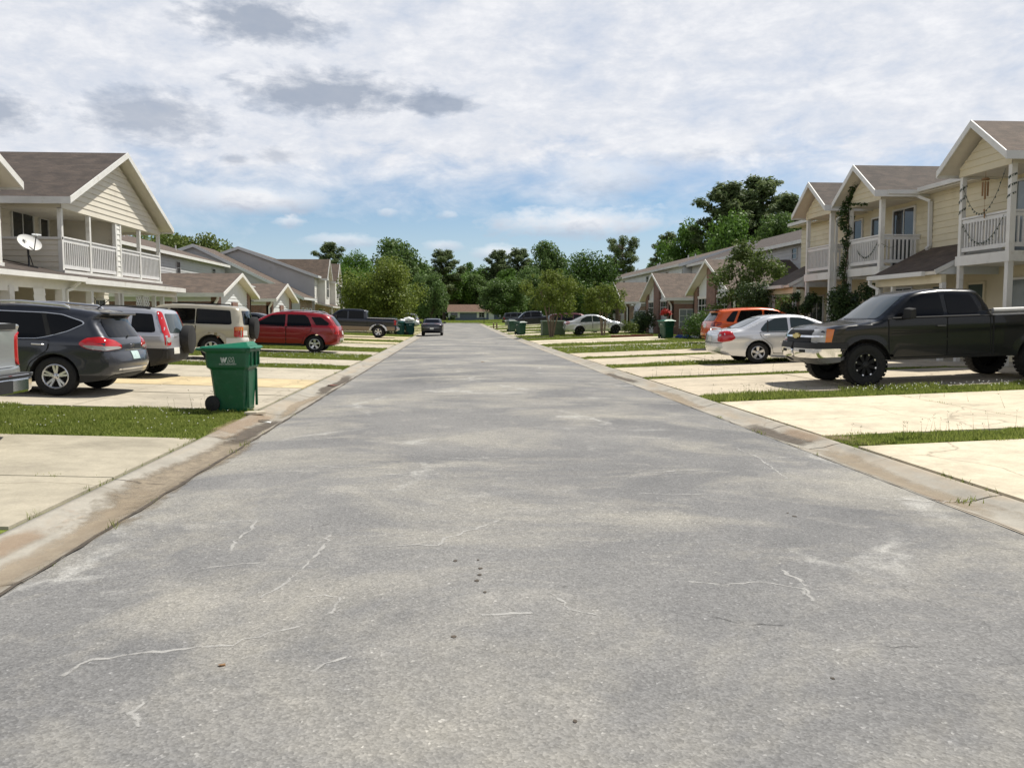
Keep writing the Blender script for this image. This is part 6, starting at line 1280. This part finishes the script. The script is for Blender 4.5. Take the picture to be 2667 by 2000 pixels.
# ---------------------------------------------------------------- bins and small things
BING='wheeled bins along the street'
def bin_(label,m,lm,X,Y,rz,detail=False,s=1.,nm='wheeled_bin'):
    """96 gallon roll-out bin; local +x is the front, wheels and handle at -x"""
    r=tag(empty(nm,(X,Y,gz(X,Y)+.015),rz),label,'bin',BING); r.scale=(s,s,s); b=MB()
    def ring(x0,x1,w,z,c=.05):
        return [(x0+c,-w,z),(x1-c,-w,z),(x1,-w+c,z),(x1,w-c,z),(x1-c,w,z),(x0+c,w,z),(x0,w-c,z),(x0,-w+c,z)]
    lv=[ring(-.26,.27,.25,.0),ring(-.28,.285,.262,.05),ring(-.345,.325,.305,.66),ring(-.40,.36,.335,.70),ring(-.42,.375,.345,.93),ring(-.47,.40,.365,.955),ring(-.47,.405,.37,1.0)]
    i0=len(b.v); 
    for L in lv: b.v+=L
    for k in range(len(lv)-1):
        for j in range(8): b.f.append((i0+k*8+j,i0+k*8+(j+1)%8,i0+(k+1)*8+(j+1)%8,i0+(k+1)*8+j)); b.m.append(0)
    b.f.append(tuple(i0+j for j in range(8))); b.m.append(0); b.f.append(tuple(i0+len(lv)*8-8+j for j in range(8))); b.m.append(0)
    for sg in (-1,1): b.box(.30,.345,sg*.24-.02,sg*.24+.02,.06,.66); b.box(.36,.40,sg*.22-.015,sg*.22+.015,.72,.94); b.box(.36,.40,-.015,.015,.72,.94)
    b.build('body',MT[m],r,bev=.012 if detail else 0)
    l=MB(); l.hexa([(-.50,-.385,1.0),(.43,-.385,1.0),(.43,.385,1.0),(-.50,.385,1.0)],[(-.46,-.36,1.03),(.40,-.36,1.03),(.40,.36,1.03),(-.46,.36,1.03)])
    l.hexa([(-.40,-.30,1.03),(.36,-.30,1.03),(.36,.30,1.03),(-.40,.30,1.03)],[(-.2,-.2,1.055),(.30,-.2,1.10),(.30,.2,1.10),(-.2,.2,1.055)])
    l.box(.40,.455,-.18,.18,.985,1.01); l.build('lid',MT[lm],r,bev=.01 if detail else 0)
    h=MB(); h.tube([(-.46,-.30,.97),(-.58,-.28,.985),(-.60,-.2,.99),(-.60,.2,.99),(-.58,.28,.985),(-.46,.30,.97)],.018,7); h.build('handle',MT[m],r)
    for sg in (-1,1):
        w=MB(); w.lathe([(.001,-.03),(.11,-.03),(.13,-.018),(.13,.018),(.11,.03),(.04,.035),(.035,.045),(.001,.045)] if sg>0 else [(.001,.03),(.11,.03),(.13,.018),(.13,-.018),(.11,-.03),(.04,-.035),(.035,-.045),(.001,-.045)],(-.30,sg*.315,.13),'y',20); w.build('wheel',MT['black'],r,smooth=True)
    g=MB(); yf=lambda z:-(.345+.0005) if z>.70 else -.3
    Y0=-.3455; S=.0019
    def P(pts,out=.004):   # flat printed mark on the side of the upper band
        g.face([(x,-(.335+(z-.70)/.23*.010)-out,z) for x,z in pts])
    x0,z0=-.13,.775; W=.115; Hh=.085
    k=lambda u,v:(x0+u*W,z0+v*Hh)
    for q in ([(0,1),(.24,1),(.36,.38),(.28,0)],[(.28,0),(.36,.38),(.50,1),(.44,.62)] ): P([k(*p) for p in q])
    P([k(0,1),k(.24,1),k(.46,0),k(.18,0)]); P([k(.18,0),k(.40,0),k(.62,1),k(.40,1)]); P([k(.40,1),k(.62,1),k(.80,0),k(.56,0)]); P([k(.56,0),k(.78,0),k(1.08,1),k(.84,1)])
    k2=lambda u,v:(x0+.125+u*W,z0+v*Hh)
    t=.05
    M=[(0,0),(.30,1),(.52,1),(.60,.55),(.78,1),(.98,1),(1.1,0),(.86,0),(.82,.55),(.62,.1),(.46,.1),(.38,.55),(.24,0)]
    for a,c in zip(M,M[1:]+M[:1]):
        d=Vector((c[0]-a[0],c[1]-a[1])).normalized()*t; n=Vector((-d.y,d.x))*.5
        P([k2(a[0]-n.x,a[1]-n.y),k2(c[0]-n.x,c[1]-n.y),k2(c[0]+n.x,c[1]+n.y),k2(a[0]+n.x,a[1]+n.y)],.0045)
    g.build('logo',MT['logo'],r,recalc=False)
    if detail:
        cu=bpy.data.curves.new('lettering','FONT'); cu.body='WASTE MANAGEMENT'; cu.size=.030; cu.align_x='CENTER'; cu.extrude=.0005
        o=bpy.data.objects.new('lettering',cu); COL.objects.link(o); dg=bpy.context.evaluated_depsgraph_get(); me=bpy.data.meshes.new_from_object(o.evaluated_get(dg)); bpy.data.objects.remove(o)
        L=meshobj('lettering',me,MT['logo'],r); L.location=(.0,-.341,.742); L.rotation_euler=(R(90),0,0)
    return r
bin_('large green wheeled bin standing on the grass at the left kerb','green','greenl',-3.52,13.98,R(-4),True).scale=(.88,.90,1.0)
bin_('teal wheeled bin topped with white rubbish bags near the dark sedan','teal','teal',-3.7,71.4,R(20)); bin_('teal wheeled bin set against the dark hedge','teal','teal',-4.45,71.0,R(-10))
bin_('dark green bin nearest the right kerb, in front of its twin','dgreen','dgreen',5.45,70.6,R(-60)); bin_('dark green bin behind its twin at the right kerb','dgreen','dgreen',5.5,82.5,R(-75),s=1.05)
bin_('green wheeled bin with paler lid on the grass before the brick house','dgreen','greenl',12.35,49.4,R(-75)); bin_('teal wheeled bin beside the dark bush and small dish','teal','teal',14.75,69.0,R(-80))
bin_('green wheeled bin hidden behind the orange crossover near the balcony post','dgreen','dgreen',13.2,30.3,R(180))
def lump(name,m,label,cat,x,y,z,s,seed,group=None):
    rng=np.random.default_rng(seed); bm=bmesh.new(); bmesh.ops.create_icosphere(bm,subdivisions=3,radius=1)
    for v in bm.verts:
        n=v.co.normalized(); k=1+.10*math.sin(7*n.x+seed)+.08*math.sin(9*n.y+3*n.z+seed)+rng.normal()*.015; v.co=Vector((n.x*s[0]*k,n.y*s[1]*k,max(-.8,n.z)*s[2]*k+s[2]*.8))
    me=bpy.data.meshes.new(name); bm.to_mesh(me); bm.free(); me.shade_smooth(); o=meshobj(name,me,MT[m]); o.location=(x,y,z); return tag(o,label,cat,group)
zt=gz(-3.7,71.4)+1.08
BG='white rubbish bags on the teal bin'
lump('rubbish_bag','bagw','large white rubbish bag lying on the teal bin lid','rubbish bag',-3.75,71.4,zt,(.42,.36,.22),1,BG); lump('rubbish_bag','bagw','white rubbish bag hanging over the street side of the teal bin','rubbish bag',-3.1,71.35,zt-.28,(.20,.22,.24),2,BG); lump('rubbish_bag','bagw','small white rubbish bag at the hedge side of the teal bin lid','rubbish bag',-4.3,71.1,zt-.02,(.30,.26,.14),3,BG)
# utility box
U=tag(empty('utility_box',(7.45,64.8,gz(7.45,64.8))),'square green utility box with a pale rim behind the crape myrtle stems','utility box')
b=MB(); b.box(-.85,.85,-.7,.7,-.1,1.05); b.build('body',MT['util'],U,bev=.02); b=MB(); b.hexa([(-.9,-.75,1.05),(.9,-.75,1.05),(.9,.75,1.05),(-.9,.75,1.05)],[(-.86,-.7,1.14),(.86,-.7,1.14),(.86,.7,1.14),(-.86,.7,1.14)]); b.build('lid',MT['util'],U,bev=.015)
b=MB(); b.box(-.8,.8,-.725,-.70,.12,.98); b.box(-.05,.05,-.74,-.725,.5,.62); b.build('door',MT['util'],U,bev=.008)
# kerb-side post, bollards, bench-like box near the bungalow
P_=tag(empty('sign_post',(5.05,146,gz(5.05,146))),'thin dark sign post at the far right corner','sign post'); b=MB(); b.tube([(0,0,0),(0,0,2.9)],.05,8); b.build('pole',MT['dark'],P_); b=MB(); b.box(-.05,.05,-.012,.012,2.4,2.9); b.build('sign_edge',MT['dark'],P_)
def bollard(x,y,l):
    b=MB(); b.lathe([(.09,0),(.09,.55),(.10,.56),(.10,.62),(.05,.66),(.001,.67)],n=12); o=b.build('bollard',MT['wood'],None,smooth=True); o.location=(x,y,gz(x,y)); tag(o,l,'bollard','wooden bollards by the right kerb')
bollard(4.75,104,'short wooden bollard, the farther of the pair at the kerb'); bollard(4.95,100.2,'short wooden bollard, the nearer of the pair at the kerb')
K=tag(empty('utility_box',(8.,120,gz(8.,120))),'low pale utility box beside the navy SUV','utility box'); b=MB(); b.box(-.9,.9,-.5,.5,-.1,.55); b.build('body',MT['util'],K,bev=.02); b=MB(); b.box(-.96,.96,-.55,.55,.55,.68); b.build('lid',MT['lgrey'],K,bev=.02)
# satellite dishes
def dish(name,label,x,y,z,rz,tilt,r,mark,mast):
    D=tag(empty(name,(x,y,z),rz),label,'satellite dish','satellite dishes'); n=28; ring=6
    bm=MB(); prof=[(r*i/ring,.28*r*(i/ring)**2) for i in range(ring+1)]; prof[0]=(.001,0)
    prof2=[(r*1.03,.28*r+.012),(r*1.03,.28*r-.01)]+[(p[0],p[1]-.014) for p in reversed(prof)]
    M=Matrix.Translation((0,0,mast))@Matrix.Rotation(R(tilt),4,'Y')
    bm.lathe(prof+prof2,n=n); bm.v=[tuple(M@Vector((p[0]*.92,p[1],p[2]))) for p in bm.v]; bm.build('reflector',MT['white2'] if mark else MT['lgrey'],D,smooth=True)
    if mark:
        g=MB(); 
        def q(pts): g.face([M@Vector((u*r,v*r,.28*r*(u*u/.846+v*v)+.014)) for u,v in pts])
        q([(-.52,-.30),(-.30,-.42),(-.22,-.22),(-.34,-.10)]); q([(-.24,-.40),(-.12,-.30),(-.10,-.16),(-.18,-.20)]); q([(-.52,-.22),(-.36,-.06),(-.24,-.10),(-.28,-.02),(-.46,-.10)])
        for k in range(5): q([(.44,-.10+k*.06),(.48,-.10+k*.06),(.48,-.06+k*.06),(.44,-.06+k*.06)])
        g.build('emblem',MT['dark'],D,recalc=False)
    b=MB(); c=M@Vector((0,0,-.03)); b.tube([(0,0,0),(0,0,mast*.35),(c.x*.7,c.y,mast-.12),tuple(c)],[.03,.028,.028,.045],8); b.tube([(-.03,.16,0),(0,.03,mast*.55)],.014,6); b.tube([(.16,-.1,0),(0,0,mast*.5)],.014,6); b.box(-.16,.16,-.14,.18,-.015,.03); b.build('mast',MT['dark'],D)
    e=M@Vector((.95*r,0,.10)); f=M@Vector((.25*r,0,1.45*r)); b=MB(); b.tube([tuple(c),tuple(e),tuple(f)],.014,6); b.build('feed_arm',MT['dark'],D)
    b=MB(); d=(M@Vector((0,0,.3))-f).normalized(); b.tube([tuple(f-d*.04),tuple(f+d*.10)],[.035,.05],8); b.tube([tuple(f+Vector((0,-.13,0))),tuple(f+Vector((0,.13,0)))],.035,8); b.build('receiver',MT['lgrey'],D); return D
dish('satellite_dish','white satellite dish with dark emblem on the porch roof, left house',-12.2,25.75,2.95,R(-34),49,.33,True,.66)
dish('satellite_dish','small pale satellite dish behind the teal bin and bush',14.4,66.5,gz(14.4,66.5),R(200),65,.42,False,2.0)
dish('satellite_dish','tiny satellite dish on the nearer garage roof',-12.6,54.2,2.5,R(-30),60,.24,False,.75)
# string lights and wind chime on the near balcony
def strings(name,label,paths,loc):
    S=tag(empty(name,loc),label,'string lights','string lights on the yellow balconies'); b=MB(); u=MB()
    for pts in paths:
        P=[Vector(p) for p in pts]; b.tube(P,.006,4)
        L=0
        for a,c in zip(P,P[1:]):
            n=max(1,int((c-a).length/.16))
            for i in range(n):
                p=a.lerp(c,(i+.5)/n)+Vector((random.uniform(-.015,.015),random.uniform(-.015,.015),-.02)); u.hexa([p+Vector(q) for q in ((-.010,-.010,-.03),(.010,-.010,-.03),(.014,.014,-.03),(-.014,.014,-.03))],[p+Vector(q) for q in ((-.008,-.008,.015),(.008,-.008,.015),(.008,.008,.015),(-.008,.008,.015))])
    i=len(b.v); b.v+=u.v; b.f+=[tuple(k+i for k in f) for f in u.f]; b.m+=u.m; b.build('wire',MT['bulb'],S)
def cat(y0,y1,zt0,zt1,sag,x,n=18): return [(x,y0+(y1-y0)*t,zt0+(zt1-zt0)*t-sag*4*t*(1-t)) for t in np.linspace(0,1,n)]
def wrap(x,y,z0,z1,turns,r=.105): return [(x+r*math.cos(a),y+r*math.sin(a),z0+(z1-z0)*t) for t,a in ((k/(turns*10),k*.628) for k in range(turns*10+1))]
strings('string_lights','string lights draped across the nearest yellow balcony and wound round its posts',[cat(23.0,21.15,5.15,5.3,.95,13.93),cat(23.0,21.2,4.1,4.15,.62,13.97),wrap(14.07,23.18,4.3,5.2,3,.085),wrap(14.07,21.07,4.5,5.2,3,.095)],(0,0,0))
strings('string_lights','short string of lights on the middle yellow balcony railing',[cat(29.2,27.8,3.85,4.0,.35,13.98),cat(27.68,27.72,3.95,3.9,.0,14.0,3),[(14.02,27.6,3.95),(14.3,27.58,3.8),(14.6,27.58,3.9)]],(0,0,0))
Wc=tag(empty('wind_chime',(13.98,22.05,5.36)),'brown bamboo wind chime hanging from the nearest yellow balcony','wind chime')
b=MB(); b.lathe([(.001,-.16),(.07,-.17),(.10,-.20),(.10,-.225),(.001,-.225)],n=14); b.tube([(0,0,0),(0,0,-.17)],.006,4); b.build('cap',MT['bamboo'],Wc)
for k in range(6):
    a=k*1.047; l=.36+.09*math.sin(k*2.1); b=MB(); b.tube([(.072*math.cos(a),.072*math.sin(a),-.28),(.072*math.cos(a),.072*math.sin(a),-.28-l)],.022,8); b.tube([(.072*math.cos(a),.072*math.sin(a),-.22),(.072*math.cos(a),.072*math.sin(a),-.30)],.004,4); b.build('tube',MT['bamboo'],Wc)
b=MB(); b.tube([(0,0,-.22),(0,0,-1.0)],.004,4); b.hexa([(-.008,-.03,-1.22),(.008,-.03,-1.22),(.008,.0,-1.22),(-.008,.0,-1.22)],[(-.008,-.025,-.98),(.008,-.025,-.98),(.008,.035,-.98),(-.008,.035,-.98)]); b.build('sail',MT['bamboo'],Wc)
# hanging flower basket, table, bags and planks in front of the brick house
Fb=tag(empty('flower_basket',(15.05,60.4,1.55)),'hanging basket of red flowers beside the white downspout','flower basket'); b=MB(); b.lathe([(.001,.0),(.14,.02),(.22,.2),(.23,.22),(.001,.22)],n=14); b.tube([(0,0,.22),(0,0,1.0),(.25,0,1.15)],.012,5); b.build('basket',MT['dark'],Fb)
V,F=leafquads([(0,0,.34,.30),(.22,0,.30,.2),(-.22,0,.30,.2),(-.3,.05,.2,.14),(.3,.05,.2,.14)],420,.10,np.random.default_rng(9),.7,.5); fastmesh('blossoms',V,F,MT['redfl'],Fb)
Tb=tag(empty('folding_table',(13.6,50.4,gz(13.6,50.4))),'small wooden folding table beside the green bin','table'); b=MB(); b.box(-.55,.55,-.3,.3,.66,.70); b.build('tabletop',MT['wood'],Tb)
for sx in (-1,1):
    for sy in (-1,1): b=MB(); b.beam((sx*.1,sy*.25,.66),(sx*.38,sy*.27,0),.03,.03); b.build('leg',MT['wood'],Tb)
lump('sheet_bundle','blue','blue crumpled sheet on the ground under the folding table','sheet',13.4,49.6,gz(13.4,49.6)-.05,(.52,.3,.15),5); lump('sheet_bundle','bagw','white crumpled sheet next to the blue one','sheet',14.15,49.6,gz(14.1,49.6)-.05,(.32,.28,.14),6); lump('sheet_bundle','lgrey','grey bundle beside the white crumpled sheet','sheet',14.75,49.8,gz(14.7,49.8)-.05,(.36,.28,.15),7)
for i,(x,y,r_,l) in enumerate(((11.0,53.9,.05,'longer red-brown timber lying at the edge of the drive'),(12.0,54.3,-.06,'shorter red-brown timber behind the longer one'))):
    b=MB(); b.box(-1.1 if i==0 else -.7,1.1 if i==0 else .7,-.06,.06,0,.12); o=b.build('timber',MT['redwood'],None,bev=.01); o.location=(x,y,gz(x,y)+.02); o.rotation_euler=(0,0,r_); tag(o,l,'timber','timbers by the drive')
# pale slab and scraps near the green bin
b=MB(); b.prism([(-.16,-.06),(.02,-.10),(.17,-.03),(.14,.07),(-.08,.09)],'z',0,.045); o=b.build('paving_stone',MT['conc'],None,bev=.012); o.color=(.6,.54,.42,1); o.location=(-3.12,13.55,.035); o.rotation_euler=(0,0,.3); tag(o,'pale broken paving stone at the foot of the green bin','stone')
def scrap(name,m,x,y,z,s,seed,label,cat):
    rng=np.random.default_rng(seed); b=MB(); pts=[Vector((math.cos(a)*s*(.6+.5*rng.random()),math.sin(a)*s*.55*(.6+.5*rng.random()),.004+s*.22*rng.random())) for a in np.linspace(0,6.28,8)[:-1]]
    for p,q in zip(pts,pts[1:]+pts[:1]): b.face([(0,0,.004+s*.2),p,q]); b.face([(0,0,.001+s*.2),q-Vector((0,0,.006)),p-Vector((0,0,.006))])
    o=b.build(name,MT[m],None,recalc=False); o.location=(x,y,(rz(x,y)+.001 if -2.5<x<4 else z)); tag(o,label,cat)
scrap('dead_leaf','bamboo',.93,28.2,.045,.10,1,'brown dead leaf on the asphalt far ahead','leaf'); scrap('dead_leaf','bamboo',-1.02,3.72,.038,.022,2,'curled dead leaf on the near asphalt, bottom centre','leaf'); scrap('paper_scrap','bagw',-2.75,12.8,-.01,.07,3,'white paper scrap in the left gutter','litter'); scrap('dead_leaf','dirt',-2.85,12.95,-.01,.10,4,'dark clump of leaves beside the paper scrap','leaf'); scrap('dead_leaf','redwood',-2.75,19.6,-.015,.13,5,'reddish scrap lying in the left gutter stain','litter')
# remove helper left-overs and make sure nothing is scaled away
for o in list(bpy.data.objects):
    if o.type=='MESH' and not o.data.polygons: bpy.data.objects.remove(o)
    elif o.type=='MESH' and o.active_material and o.active_material.name=='driveway_concrete' and o.name.split('.')[0] not in ('driveway','paving_stone'): o.color=(.5,.46,.38,1)
